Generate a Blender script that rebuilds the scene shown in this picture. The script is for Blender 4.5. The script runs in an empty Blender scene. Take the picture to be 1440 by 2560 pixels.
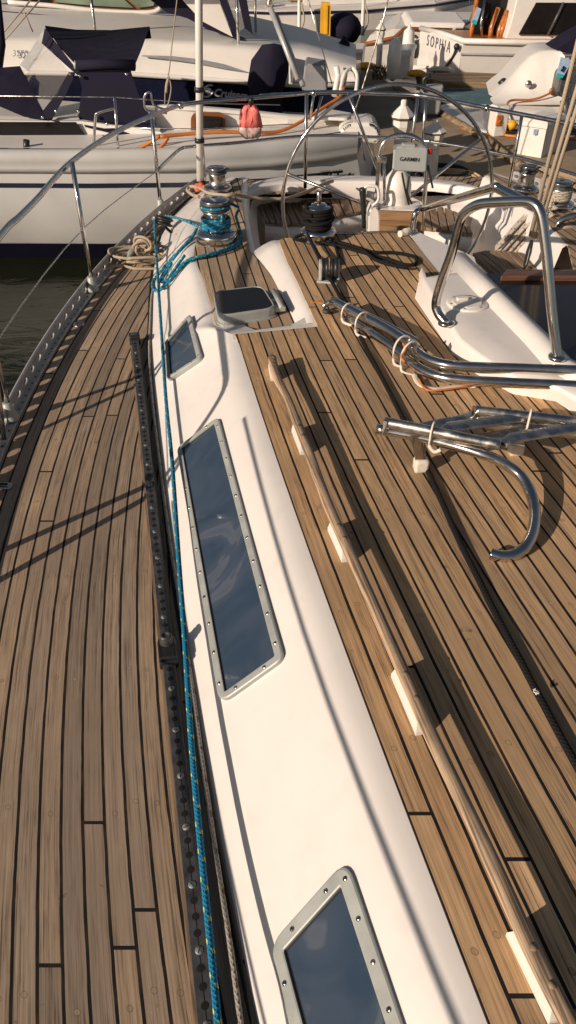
import bpy, bmesh, math, random
from mathutils import Vector, Matrix
from mathutils.bvhtree import BVHTree
random.seed(7)
S = bpy.context.scene
C = S.collection
V = Vector
R = math.radians
# ---------------------------------------------------------------- survey of the photograph
FOC, TH, CH = 1900.0, R(38.5), 1.65          # focal length in photo pixels, downward pitch, eye height over the side deck
def ray(px, py):
    x = (px - 720) / FOC; y = (1280 - py) / FOC
    return V((x, math.cos(TH) + y * math.sin(TH), -math.sin(TH) + y * math.cos(TH)))
EYE = V((0, 0, CH))
def at(px, py, z=None, Y=None):
    r = ray(px, py)
    t = (z - CH) / r.z if z is not None else Y / r.y
    return EYE + r * t
def on_plane(px, py, p, n):
    r = ray(px, py)
    return EYE + r * ((p - EYE).dot(n) / r.dot(n))
def up_to(base, py):
    """point above `base` seen at image row py"""
    y = (1280 - py) / FOC
    ry = math.cos(TH) + y * math.sin(TH); rz = -math.sin(TH) + y * math.cos(TH)
    return V((base.x, base.y, CH + rz * base.y / ry))
def line_z(pts, z):
    return [at(a, b, z) for a, b in pts]
# ---------------------------------------------------------------- materials
def newmat(name):
    m = bpy.data.materials.new(name); m.use_nodes = True
    nt = m.node_tree; b = nt.nodes['Principled BSDF']
    return m, nt, b
def N(nt, t, **kw):
    n = nt.nodes.new(t)
    for k, v in kw.items():
        if k.startswith('i_'):
            n.inputs[int(k[2:])].default_value = v
        else:
            setattr(n, k, v)
    return n
def L(nt, a, b): nt.links.new(a, b)
def M2(nt, op, a, b=None, c=None):
    n = nt.nodes.new('ShaderNodeMath'); n.operation = op
    for i, s in enumerate((a, b, c)):
        if s is None: continue
        if isinstance(s, (int, float)): n.inputs[i].default_value = s
        else: nt.links.new(s, n.inputs[i])
    return n.outputs[0]
def ramp(nt, fac, stops):
    n = nt.nodes.new('ShaderNodeValToRGB')
    e = n.color_ramp.elements
    while len(e) < len(stops): e.new(0.5)
    for i, (p, c) in enumerate(stops):
        e[i].position = p; e[i].color = (c[0], c[1], c[2], 1)
    nt.links.new(fac, n.inputs[0]); return n.outputs[0]
def mixc(nt, fac, a, b, mode='MIX'):
    n = nt.nodes.new('ShaderNodeMix'); n.data_type = 'RGBA'; n.blend_type = mode
    for i, s in ((0, fac), (6, a), (7, b)):
        if isinstance(s, (int, float)): n.inputs[i].default_value = s
        elif isinstance(s, tuple): n.inputs[i].default_value = (*s, 1)
        else: nt.links.new(s, n.inputs[i])
    return n.outputs[2]
def paint(name, col, rough=0.4, metal=0.0, var=0.12, scale=6.0, bump=0.0, bscale=60.0, coat=0.0, spec=0.5, dirt=0.0):
    m, nt, b = newmat(name)
    g = N(nt, 'ShaderNodeNewGeometry')
    n1 = N(nt, 'ShaderNodeTexNoise'); n1.inputs['Scale'].default_value = scale; n1.inputs['Detail'].default_value = 6
    L(nt, g.outputs['Position'], n1.inputs['Vector'])
    lo = tuple(c * (1 - var) for c in col); hi = tuple(min(1, c * (1 + var)) for c in col)
    c = ramp(nt, n1.outputs[0], [(0.3, lo), (0.7, hi)])
    if dirt:
        n3 = N(nt, 'ShaderNodeTexNoise'); n3.inputs['Scale'].default_value = scale * 5; n3.inputs['Detail'].default_value = 8
        L(nt, g.outputs['Position'], n3.inputs['Vector'])
        f = M2(nt, 'MULTIPLY', ramp(nt, n3.outputs[0], [(0.52, (0, 0, 0)), (0.75, (1, 1, 1))]), dirt)
        c = mixc(nt, f, c, tuple(x * 0.45 for x in col))
    L(nt, c, b.inputs['Base Color'])
    rr = M2(nt, 'MULTIPLY_ADD', n1.outputs[0], rough * 0.5, rough * 0.75)
    L(nt, rr, b.inputs['Roughness'])
    b.inputs['Metallic'].default_value = metal
    b.inputs['Coat Weight'].default_value = coat
    b.inputs['Coat Roughness'].default_value = 0.1
    b.inputs['Specular IOR Level'].default_value = spec
    if bump:
        n2 = N(nt, 'ShaderNodeTexNoise'); n2.inputs['Scale'].default_value = bscale; n2.inputs['Detail'].default_value = 4
        L(nt, g.outputs['Position'], n2.inputs['Vector'])
        bp = N(nt, 'ShaderNodeBump'); bp.inputs['Strength'].default_value = bump; bp.inputs['Distance'].default_value = 0.004
        L(nt, n2.outputs[0], bp.inputs['Height']); L(nt, bp.outputs[0], b.inputs['Normal'])
    return m
def deck_mat(name, c0, c1, c2, c3, pitch, light, dark, warm, caulk=0.062, butt=2.6, shift=0.0, plugs=True):
    """laid teak planks: seams follow x = c0 + c1*y + c2*y*y, offset in steps of pitch"""
    m, nt, b = newmat(name)
    g = N(nt, 'ShaderNodeNewGeometry')
    sp = N(nt, 'ShaderNodeSeparateXYZ'); L(nt, g.outputs['Position'], sp.inputs[0])
    x, y = sp.outputs[0], sp.outputs[1]
    cur = M2(nt, 'ADD', M2(nt, 'MULTIPLY', M2(nt, 'MULTIPLY', y, y), c2), M2(nt, 'MULTIPLY_ADD', y, c1, c0))
    slope = M2(nt, 'MULTIPLY_ADD', y, 2 * c2, c1)
    nrm = M2(nt, 'SQRT', M2(nt, 'MULTIPLY_ADD', slope, slope, 1.0))
    off = M2(nt, 'DIVIDE', M2(nt, 'SUBTRACT', x, cur), nrm)
    # hand laid: seams wander by a millimetre
    wn = N(nt, 'ShaderNodeTexNoise'); wn.inputs['Scale'].default_value = 9.0; L(nt, g.outputs['Position'], wn.inputs['Vector'])
    off = M2(nt, 'ADD', off, M2(nt, 'MULTIPLY', M2(nt, 'SUBTRACT', wn.outputs[0], 0.5), 0.0035))
    u = M2(nt, 'ADD', M2(nt, 'DIVIDE', off, pitch), 200.0 + shift)
    idx = M2(nt, 'FLOOR', u); fr = M2(nt, 'FRACT', u)
    w1 = N(nt, 'ShaderNodeTexWhiteNoise'); w1.noise_dimensions = '1D'; L(nt, idx, w1.inputs['W'])
    vv = M2(nt, 'MULTIPLY_ADD', w1.outputs['Value'], 7.3, y)
    vb = M2(nt, 'DIVIDE', vv, butt)
    bid = M2(nt, 'FLOOR', vb); bfr = M2(nt, 'FRACT', vb)
    w2 = N(nt, 'ShaderNodeTexWhiteNoise'); w2.noise_dimensions = '2D'
    cb = N(nt, 'ShaderNodeCombineXYZ'); L(nt, idx, cb.inputs[0]); L(nt, bid, cb.inputs[1]); L(nt, cb.outputs[0], w2.inputs['Vector'])
    # grain coordinates, stretched along the plank
    cg = N(nt, 'ShaderNodeCombineXYZ')
    L(nt, M2(nt, 'MULTIPLY', off, 1.0), cg.inputs[0]); L(nt, M2(nt, 'MULTIPLY', y, 0.013), cg.inputs[1]); L(nt, M2(nt, 'MULTIPLY', w2.outputs['Value'], 31.0), cg.inputs[2])
    gn = N(nt, 'ShaderNodeTexNoise'); gn.inputs['Scale'].default_value = 420; gn.inputs['Detail'].default_value = 5; gn.inputs['Roughness'].default_value = 0.65
    L(nt, cg.outputs[0], gn.inputs['Vector'])
    cg2 = N(nt, 'ShaderNodeCombineXYZ')
    L(nt, off, cg2.inputs[0]); L(nt, M2(nt, 'MULTIPLY', y, 0.16), cg2.inputs[1]); L(nt, M2(nt, 'MULTIPLY', w2.outputs['Value'], 17.0), cg2.inputs[2])
    gn2 = N(nt, 'ShaderNodeTexNoise'); gn2.inputs['Scale'].default_value = 70; gn2.inputs['Detail'].default_value = 4
    gn2.inputs['Distortion'].default_value = 0.6
    L(nt, cg2.outputs[0], gn2.inputs['Vector'])
    gn3 = N(nt, 'ShaderNodeTexNoise'); gn3.inputs['Scale'].default_value = 190; gn3.inputs['Detail'].default_value = 3
    L(nt, cg.outputs[0], gn3.inputs['Vector'])
    gf = M2(nt, 'ADD', M2(nt, 'ADD', M2(nt, 'MULTIPLY', gn.outputs[0], 0.46), M2(nt, 'MULTIPLY', gn3.outputs[0], 0.36)), M2(nt, 'MULTIPLY', gn2.outputs[0], 0.18))
    col = ramp(nt, gf, [(0.375, dark), (0.47, tuple(a * .62 + d * .38 for a, d in zip(light, dark))), (0.575, light)])
    # plank-to-plank tint and weather blotches
    tint = ramp(nt, w2.outputs['Value'], [(0.0, (0.60, 0.60, 0.61)), (0.35, (0.88, 0.88, 0.88)), (0.75, (1.08, 1.0, 0.88)), (1.0, (1.32, 1.31, 1.28))])
    col = mixc(nt, 1.0, col, tint, 'MULTIPLY')
    bl = N(nt, 'ShaderNodeTexNoise'); bl.inputs['Scale'].default_value = 3.2; bl.inputs['Detail'].default_value = 7; L(nt, g.outputs['Position'], bl.inputs['Vector'])
    col = mixc(nt, ramp(nt, bl.outputs[0], [(0.42, (0, 0, 0)), (0.68, (0.75, 0.75, 0.75))]), col, warm)
    st = N(nt, 'ShaderNodeTexNoise'); st.inputs['Scale'].default_value = 26; st.inputs['Detail'].default_value = 3; L(nt, g.outputs['Position'], st.inputs['Vector'])
    col = mixc(nt, ramp(nt, st.outputs[0], [(0.70, (0, 0, 0)), (0.78, (0.6, 0.6, 0.6))]), col, tuple(c * 0.45 for c in dark))
    # seam mask; its width varies a little
    cwv = M2(nt, 'MULTIPLY_ADD', wn.outputs[0], 0.03, caulk - 0.015)
    d = M2(nt, 'ABSOLUTE', M2(nt, 'SUBTRACT', fr, 0.5))
    seam = M2(nt, 'GREATER_THAN', d, M2(nt, 'SUBTRACT', 0.5, cwv))
    bm_ = M2(nt, 'LESS_THAN', bfr, 0.003)
    mask = M2(nt, 'MAXIMUM', seam, bm_)
    if plugs:
        pv = M2(nt, 'MULTIPLY_ADD', w1.outputs['Value'], 0.085, y)
        pf = M2(nt, 'MULTIPLY', M2(nt, 'SUBTRACT', M2(nt, 'FRACT', M2(nt, 'DIVIDE', pv, 0.40)), 0.5), 0.40)
        pd = M2(nt, 'SQRT', M2(nt, 'ADD', M2(nt, 'MULTIPLY', pf, pf), M2(nt, 'POWER', M2(nt, 'MULTIPLY', M2(nt, 'SUBTRACT', fr, 0.5), pitch), 2.0)))
        pk = N(nt, 'ShaderNodeTexWhiteNoise'); pk.noise_dimensions = '2D'
        cbk = N(nt, 'ShaderNodeCombineXYZ'); L(nt, idx, cbk.inputs[0]); L(nt, M2(nt, 'FLOOR', M2(nt, 'DIVIDE', pv, 0.40)), cbk.inputs[1]); L(nt, cbk.outputs[0], pk.inputs['Vector'])
        keep = M2(nt, 'GREATER_THAN', pk.outputs['Value'], 0.3)
        inside = M2(nt, 'MULTIPLY', M2(nt, 'LESS_THAN', pd, 0.0062), keep)
        ring = M2(nt, 'MULTIPLY', M2(nt, 'MULTIPLY', M2(nt, 'LESS_THAN', pd, 0.0066), M2(nt, 'GREATER_THAN', pd, 0.0054)), keep)
        col = mixc(nt, M2(nt, 'MULTIPLY', inside, 0.35), col, mixc(nt, w2.outputs['Value'], tuple(c * 1.15 for c in light), tuple(c * 0.8 for c in dark)))
        col = mixc(nt, M2(nt, 'MULTIPLY', ring, 0.6), col, tuple(c * 0.35 for c in dark))
    cn = N(nt, 'ShaderNodeTexNoise'); cn.inputs['Scale'].default_value = 14.0; L(nt, g.outputs['Position'], cn.inputs['Vector'])
    cc = ramp(nt, cn.outputs[0], [(0.48, (0.012, 0.011, 0.011)), (0.75, (0.055, 0.03, 0.018))])
    col = mixc(nt, mask, col, cc)
    L(nt, col, b.inputs['Base Color'])
    b.inputs['Roughness'].default_value = 0.82
    b.inputs['Specular IOR Level'].default_value = 0.25
    hgt = M2(nt, 'SUBTRACT', M2(nt, 'MULTIPLY', gf, 0.55), M2(nt, 'MULTIPLY', mask, 0.9))
    bp = N(nt, 'ShaderNodeBump'); bp.inputs['Strength'].default_value = 0.55; bp.inputs['Distance'].default_value = 0.0022
    L(nt, hgt, bp.inputs['Height']); L(nt, bp.outputs[0], b.inputs['Normal'])
    return m
def wood(name, light, dark, rough=0.6, axis='Y', scale=60, stretch=0.06):
    m, nt, b = newmat(name)
    g = N(nt, 'ShaderNodeNewGeometry')
    mp = N(nt, 'ShaderNodeMapping')
    sc = {'X': (stretch, 1, 1), 'Y': (1, stretch, 1), 'Z': (1, 1, stretch)}[axis]
    mp.inputs['Scale'].default_value = sc
    mr = N(nt, 'ShaderNodeMapping')
    if axis == 'Y': mr.inputs['Rotation'].default_value = (0, 0, R(-12.5))
    L(nt, g.outputs['Position'], mr.inputs['Vector']); L(nt, mr.outputs[0], mp.inputs['Vector'])
    n = N(nt, 'ShaderNodeTexNoise'); n.inputs['Scale'].default_value = scale; n.inputs['Detail'].default_value = 6; n.inputs['Distortion'].default_value = 0.5
    L(nt, mp.outputs[0], n.inputs['Vector'])
    c = ramp(nt, n.outputs[0], [(0.40, dark), (0.57, light)])
    L(nt, c, b.inputs['Base Color']); b.inputs['Roughness'].default_value = rough
    bp = N(nt, 'ShaderNodeBump'); bp.inputs['Strength'].default_value = 0.4; bp.inputs['Distance'].default_value = 0.002
    L(nt, n.outputs[0], bp.inputs['Height']); L(nt, bp.outputs[0], b.inputs['Normal'])
    return m
def rope_mat(name, base, fleck=None, fleck2=None, strands=10, lay=60.0, fleckp=0.042):
    """braided rope; UV u = round the rope, v = metres along it"""
    m, nt, b = newmat(name)
    uv = N(nt, 'ShaderNodeUVMap'); sp = N(nt, 'ShaderNodeSeparateXYZ'); L(nt, uv.outputs[0], sp.inputs[0])
    u, v = sp.outputs[0], sp.outputs[1]
    a = M2(nt, 'SINE', M2(nt, 'MULTIPLY', M2(nt, 'ADD', M2(nt, 'MULTIPLY', u, strands / 2), M2(nt, 'MULTIPLY', v, lay)), 6.2832))
    c = M2(nt, 'SINE', M2(nt, 'MULTIPLY', M2(nt, 'SUBTRACT', M2(nt, 'MULTIPLY', u, strands / 2), M2(nt, 'MULTIPLY', v, lay)), 6.2832))
    h = M2(nt, 'MAXIMUM', a, c)
    dk = tuple(x * 0.72 for x in base)
    col = ramp(nt, M2(nt, 'MULTIPLY_ADD', h, 0.5, 0.5), [(0.35, dk), (0.75, base)])
    if fleck:
        def dots(us, vs, rad):
            fu = M2(nt, 'SUBTRACT', M2(nt, 'FRACT', M2(nt, 'MULTIPLY_ADD', u, 3.0, us)), 0.5)
            fv = M2(nt, 'SUBTRACT', M2(nt, 'FRACT', M2(nt, 'ADD', M2(nt, 'DIVIDE', v, fleckp), M2(nt, 'MULTIPLY_ADD', u, 1.0, vs))), 0.5)
            dd = M2(nt, 'ADD', M2(nt, 'POWER', M2(nt, 'ABSOLUTE', M2(nt, 'MULTIPLY', fu, 1.0)), 2.0), M2(nt, 'POWER', M2(nt, 'ABSOLUTE', M2(nt, 'MULTIPLY', fv, 1.6)), 2.0))
            return M2(nt, 'LESS_THAN', dd, rad * rad)
        if fleck2: col = mixc(nt, dots(0.3, 0.16, 0.15), col, fleck2)
        col = mixc(nt, dots(0.0, 0.0, 0.14), col, fleck)
        col = mixc(nt, dots(0.35, 0.12, 0.12), col, fleck)
    L(nt, col, b.inputs['Base Color']); b.inputs['Roughness'].default_value = 0.75; b.inputs['Specular IOR Level'].default_value = 0.25
    bp = N(nt, 'ShaderNodeBump'); bp.inputs['Strength'].default_value = 0.6; bp.inputs['Distance'].default_value = 0.0015
    L(nt, h, bp.inputs['Height']); L(nt, bp.outputs[0], b.inputs['Normal'])
    return m
def steel_mat(name, col, r0, r1, scale=18):
    m, nt, b = newmat(name)
    g = N(nt, 'ShaderNodeNewGeometry')
    n = N(nt, 'ShaderNodeTexNoise'); n.inputs['Scale'].default_value = scale; n.inputs['Detail'].default_value = 7
    L(nt, g.outputs['Position'], n.inputs['Vector'])
    b.inputs['Metallic'].default_value = 1.0
    L(nt, ramp(nt, n.outputs[0], [(0.3, tuple(c * 0.8 for c in col)), (0.65, col)]), b.inputs['Base Color'])
    L(nt, ramp(nt, n.outputs[0], [(0.4, (r0,) * 3), (0.7, (r1,) * 3)]), b.inputs['Roughness'])
    return m
MT = {}
MT['gel'] = paint('white_gelcoat', (0.80, 0.75, 0.705), 0.36, var=0.03, scale=3.5, bump=0.06, bscale=14, coat=0.25, dirt=0.10)
MT['gel2'] = paint('white_gelcoat_boat', (0.74, 0.70, 0.65), 0.4, var=0.07, scale=1.2, bump=0.05, bscale=3, dirt=0.12)
MT['grey_hull'] = paint('pale_grey_topsides', (0.48, 0.475, 0.46), 0.3, var=0.12, scale=1.4, bump=0.04, bscale=2.2, coat=0.3, dirt=0.08)
MT['steel'] = steel_mat('polished_stainless', (0.70, 0.67, 0.64), 0.07, 0.22)
MT['steel_dull'] = steel_mat('water_spotted_stainless', (0.66, 0.62, 0.57), 0.2, 0.5, 26)
MT['alu'] = paint('anodised_aluminium', (0.37, 0.385, 0.365), 0.5, metal=0.15, var=0.12, scale=14, bump=0.1, bscale=40, dirt=0.12)
MT['alu_rail'] = paint('aluminium_rail', (0.46, 0.45, 0.44), 0.42, metal=0.3, var=0.12, scale=9, dirt=0.2)
MT['black'] = paint('black_anodised', (0.06, 0.06, 0.062), 0.42, var=0.4, scale=30, dirt=0.3)
MT['screw_grey'] = paint('dull_screw_head', (0.26, 0.26, 0.25), 0.55, metal=0.3, var=0.3, scale=90)
MT['hole'] = paint('dark_recess', (0.004, 0.004, 0.004), 0.9, var=0.1)
MT['rubber'] = paint('black_plastic', (0.022, 0.022, 0.022), 0.38, var=0.3, scale=25, bump=0.1, bscale=80)
MT['grey_plastic'] = paint('grey_plastic', (0.42, 0.42, 0.41), 0.45, var=0.1, scale=12)
MT['cover'] = paint('grey_instrument_cover', (0.36, 0.38, 0.37), 0.5, var=0.05, scale=9)
MT['white_plastic'] = paint('white_plastic', (0.76, 0.72, 0.66), 0.35, var=0.05, scale=8, dirt=0.05)
MT['caulk'] = paint('caulking', (0.014, 0.013, 0.012), 0.7, var=0.2)
MT['teak'] = wood('bare_teak', (0.32, 0.215, 0.135), (0.15, 0.095, 0.06))
MT['teak_rail'] = wood('handrail_teak', (0.58, 0.395, 0.245), (0.20, 0.13, 0.08), 0.6, scale=170, stretch=0.02)
def weathered_top(m, grey):
    nt = m.node_tree; b = nt.nodes['Principled BSDF']; src = b.inputs['Base Color'].links[0].from_socket
    g = N(nt, 'ShaderNodeNewGeometry'); sp = N(nt, 'ShaderNodeSeparateXYZ'); L(nt, g.outputs['Normal'], sp.inputs[0])
    n = N(nt, 'ShaderNodeTexNoise'); n.inputs['Scale'].default_value = 22; n.inputs['Detail'].default_value = 6; L(nt, g.outputs['Position'], n.inputs['Vector'])
    f = M2(nt, 'MULTIPLY', ramp(nt, sp.outputs[2], [(0.25, (0, 0, 0)), (0.85, (1, 1, 1))]), ramp(nt, n.outputs[0], [(0.35, (0.25,) * 3), (0.6, (0.95,) * 3)]))
    L(nt, mixc(nt, f, src, mixc(nt, 1.0, src, grey, 'MULTIPLY')), b.inputs['Base Color'])
weathered_top(MT['teak_rail'], (0.74, 0.80, 0.86))
MT['mahogany'] = wood('varnished_mahogany', (0.14, 0.065, 0.042), (0.05, 0.024, 0.016), 0.3, 'X')
MT['varnish'] = wood('varnished_orange_wood', (0.55, 0.19, 0.04), (0.30, 0.09, 0.02), 0.25, 'Z')
MT['panel'] = wood('cockpit_wood_panel', (0.36, 0.21, 0.10), (0.20, 0.11, 0.055), 0.5, 'X')
MT['tape'] = paint('white_webbing', (0.66, 0.59, 0.50), 0.8, var=0.12, scale=60, bump=0.2, bscale=300)
MT['orange'] = paint('orange_hose', (0.55, 0.17, 0.03), 0.5, var=0.15)
MT['tan_hose'] = paint('tan_hose', (0.50, 0.34, 0.20), 0.5, var=0.1)
MT['signal'] = paint('orange_red_plastic', (0.85, 0.13, 0.04), 0.5)
MT['coral'] = paint('coral_nylon', (0.86, 0.20, 0.17), 0.6, var=0.15, scale=30, bump=0.4, bscale=35)
MT['navy'] = paint('navy_canvas', (0.013, 0.011, 0.026), 0.85, var=0.25, scale=8, bump=0.35, bscale=10, spec=0.2)
MT['navy_gel'] = paint('navy_gelcoat', (0.011, 0.013, 0.035), 0.22, var=0.2, scale=3, coat=0.4)
MT['dark_glass'] = paint('dark_tinted_glass', (0.012, 0.010, 0.010), 0.10, var=0.3, scale=4, spec=0.32)
MT['letter'] = paint('black_lettering', (0.012, 0.012, 0.016), 0.5)
MT['dim_letter'] = paint('faded_lettering', (0.10, 0.10, 0.13), 0.5)
MT['silver_letter'] = paint('silver_lettering', (0.55, 0.55, 0.56), 0.35, metal=0.4)
MT['yellow'] = paint('yellow_paint', (0.72, 0.38, 0.02), 0.5, var=0.15, scale=4, dirt=0.2)
MT['blue_float'] = paint('weathered_blue_board', (0.075, 0.14, 0.165), 0.7, var=0.25, scale=5, dirt=0.6)
MT['blue_canvas'] = paint('blue_canvas', (0.02, 0.07, 0.22), 0.8, var=0.2)
MT['teal'] = paint('teal_sticker', (0.02, 0.42, 0.46), 0.4)
MT['sky_sticker'] = paint('pale_blue_sticker', (0.33, 0.45, 0.60), 0.4, var=0.15, scale=20)
MT['red'] = paint('red_plastic', (0.6, 0.02, 0.02), 0.35)
MT['brown'] = paint('brown_trim', (0.22, 0.075, 0.02), 0.4)
MT['green_in'] = paint('green_tinted_glass', (0.16, 0.21, 0.15), 0.12, var=0.5, scale=2.2, coat=0.5)
MT['old_wood'] = wood('dock_timber', (0.33, 0.235, 0.14), (0.16, 0.105, 0.06), 0.85, 'X', 12)
MT['dock'] = paint('dock_concrete', (0.30, 0.225, 0.148), 0.9, var=0.2, scale=2.0, bump=0.3, bscale=40, dirt=0.35)
MT['pile_dark'] = paint('wet_black_timber', (0.02, 0.017, 0.014), 0.6)
MT['sheath'] = paint('grey_fender', (0.26, 0.26, 0.27), 0.5)
MT['bag_base'] = paint('clear_bag_base', (0.58, 0.40, 0.37), 0.25, var=0.3, scale=30, bump=0.4, bscale=40)
MT['growth'] = paint('dry_weed', (0.10, 0.08, 0.03), 0.9, var=0.4, scale=30)
MT['antifoul'] = paint('dark_boot_stripe', (0.008, 0.009, 0.02), 0.3)
TK_L, TK_D = (0.325, 0.222, 0.148), (0.125, 0.082, 0.055)
MT['side_teak'] = deck_mat('side_deck_teak', -1.15 + 0.0525 * 9, -0.315, 0.0525, 0, 0.049, (0.475, 0.36, 0.26), (0.105, 0.074, 0.052), (0.30, 0.222, 0.16), caulk=0.072)
XC = (0.4287, -0.252, 0.0114)
def xc(Y): return XC[0] + XC[1] * Y + XC[2] * Y * Y
MT['roof_teak'] = deck_mat('roof_teak', XC[0], XC[1], XC[2], 0, 0.0485, (0.63, 0.425, 0.245), (0.15, 0.094, 0.054), (0.42, 0.275, 0.155), caulk=0.072)
MT['coam_teak'] = deck_mat('coaming_teak', XC[0] + 0.02, XC[1], XC[2], 0, 0.052, (0.53, 0.39, 0.26), (0.14, 0.097, 0.064), (0.36, 0.255, 0.17), caulk=0.07)
MT['blue_rope'] = rope_mat('blue_braid', (0.012, 0.20, 0.36), (0.55, 0.62, 0.14), (0.006, 0.01, 0.02), lay=95, fleckp=0.062)
MT['grey_rope'] = rope_mat('grey_braid', (0.40, 0.36, 0.31), (0.12, 0.06, 0.04), None, lay=75, fleckp=0.09)
MT['tan_rope'] = rope_mat('tan_braid', (0.46, 0.37, 0.27), lay=60)
MT['fleck_rope'] = rope_mat('white_black_fleck_braid', (0.52, 0.45, 0.37), (0.03, 0.03, 0.04), None, lay=60, fleckp=0.06)
MT['black_rope'] = rope_mat('black_braid', (0.009, 0.0085, 0.0085), lay=90)
def glass_pane(name):
    """sun-dusted dark blue acrylic, with soft reflections painted into the colour"""
    m, nt, b = newmat(name)
    g = N(nt, 'ShaderNodeNewGeometry')
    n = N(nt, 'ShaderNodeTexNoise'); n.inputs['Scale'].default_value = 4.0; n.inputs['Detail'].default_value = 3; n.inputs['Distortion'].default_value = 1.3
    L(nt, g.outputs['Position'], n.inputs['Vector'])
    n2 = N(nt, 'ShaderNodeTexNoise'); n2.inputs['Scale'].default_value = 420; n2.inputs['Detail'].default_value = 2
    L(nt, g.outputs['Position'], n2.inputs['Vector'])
    c = ramp(nt, n.outputs[0], [(0.4, (0.026, 0.046, 0.078)), (0.50, (0.036, 0.056, 0.088)), (0.60, (0.045, 0.063, 0.096)), (0.625, (0.08, 0.095, 0.125)), (0.70, (0.06, 0.076, 0.108))])  # paler noise patches imitate reflections in the base colour
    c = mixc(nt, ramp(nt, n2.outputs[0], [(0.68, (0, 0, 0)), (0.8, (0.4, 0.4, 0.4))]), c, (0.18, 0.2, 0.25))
    L(nt, c, b.inputs['Base Color'])
    L(nt, ramp(nt, n.outputs[0], [(0.4, (0.06,) * 3), (0.7, (0.2,) * 3)]), b.inputs['Roughness'])
    b.inputs['Coat Weight'].default_value = 0.5; b.inputs['Coat Roughness'].default_value = 0.04
    wv = N(nt, 'ShaderNodeTexNoise'); wv.inputs['Scale'].default_value = 7; L(nt, g.outputs['Position'], wv.inputs['Vector'])
    bp = N(nt, 'ShaderNodeBump'); bp.inputs['Strength'].default_value = 0.08; bp.inputs['Distance'].default_value = 0.006
    L(nt, wv.outputs[0], bp.inputs['Height']); L(nt, bp.outputs[0], b.inputs['Normal']); L(nt, bp.outputs[0], b.inputs['Coat Normal'])
    return m
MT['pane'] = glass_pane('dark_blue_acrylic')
def vinyl_mat():
    m, nt, b = newmat('clear_vinyl')
    b.inputs['Base Color'].default_value = (0.3, 0.28, 0.26, 1); b.inputs['Roughness'].default_value = 0.12
    b.inputs['Alpha'].default_value = 0.32
    g = N(nt, 'ShaderNodeNewGeometry'); n = N(nt, 'ShaderNodeTexNoise'); n.inputs['Scale'].default_value = 4; L(nt, g.outputs['Position'], n.inputs['Vector'])
    bp = N(nt, 'ShaderNodeBump'); bp.inputs['Strength'].default_value = 0.5; bp.inputs['Distance'].default_value = 0.05
    L(nt, n.outputs[0], bp.inputs['Height']); L(nt, bp.outputs[0], b.inputs['Normal'])
    return m
MT['vinyl'] = vinyl_mat()
def water_mat():
    m, nt, b = newmat('harbour_water')
    g = N(nt, 'ShaderNodeNewGeometry')
    b.inputs['Base Color'].default_value = (0.012, 0.014, 0.007, 1); b.inputs['Roughness'].default_value = 0.04
    b.inputs['IOR'].default_value = 1.33
    mp = N(nt, 'ShaderNodeMapping'); mp.inputs['Scale'].default_value = (1.0, 2.2, 1.0); L(nt, g.outputs['Position'], mp.inputs['Vector'])
    n = N(nt, 'ShaderNodeTexNoise'); n.inputs['Scale'].default_value = 2.2; n.inputs['Detail'].default_value = 5; n.inputs['Distortion'].default_value = 0.8
    L(nt, mp.outputs[0], n.inputs['Vector'])
    bp = N(nt, 'ShaderNodeBump'); bp.inputs['Strength'].default_value = 0.2; bp.inputs['Distance'].default_value = 0.08
    L(nt, n.outputs[0], bp.inputs['Height']); L(nt, bp.outputs[0], b.inputs['Normal'])
    return m
MT['water'] = water_mat()
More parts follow.
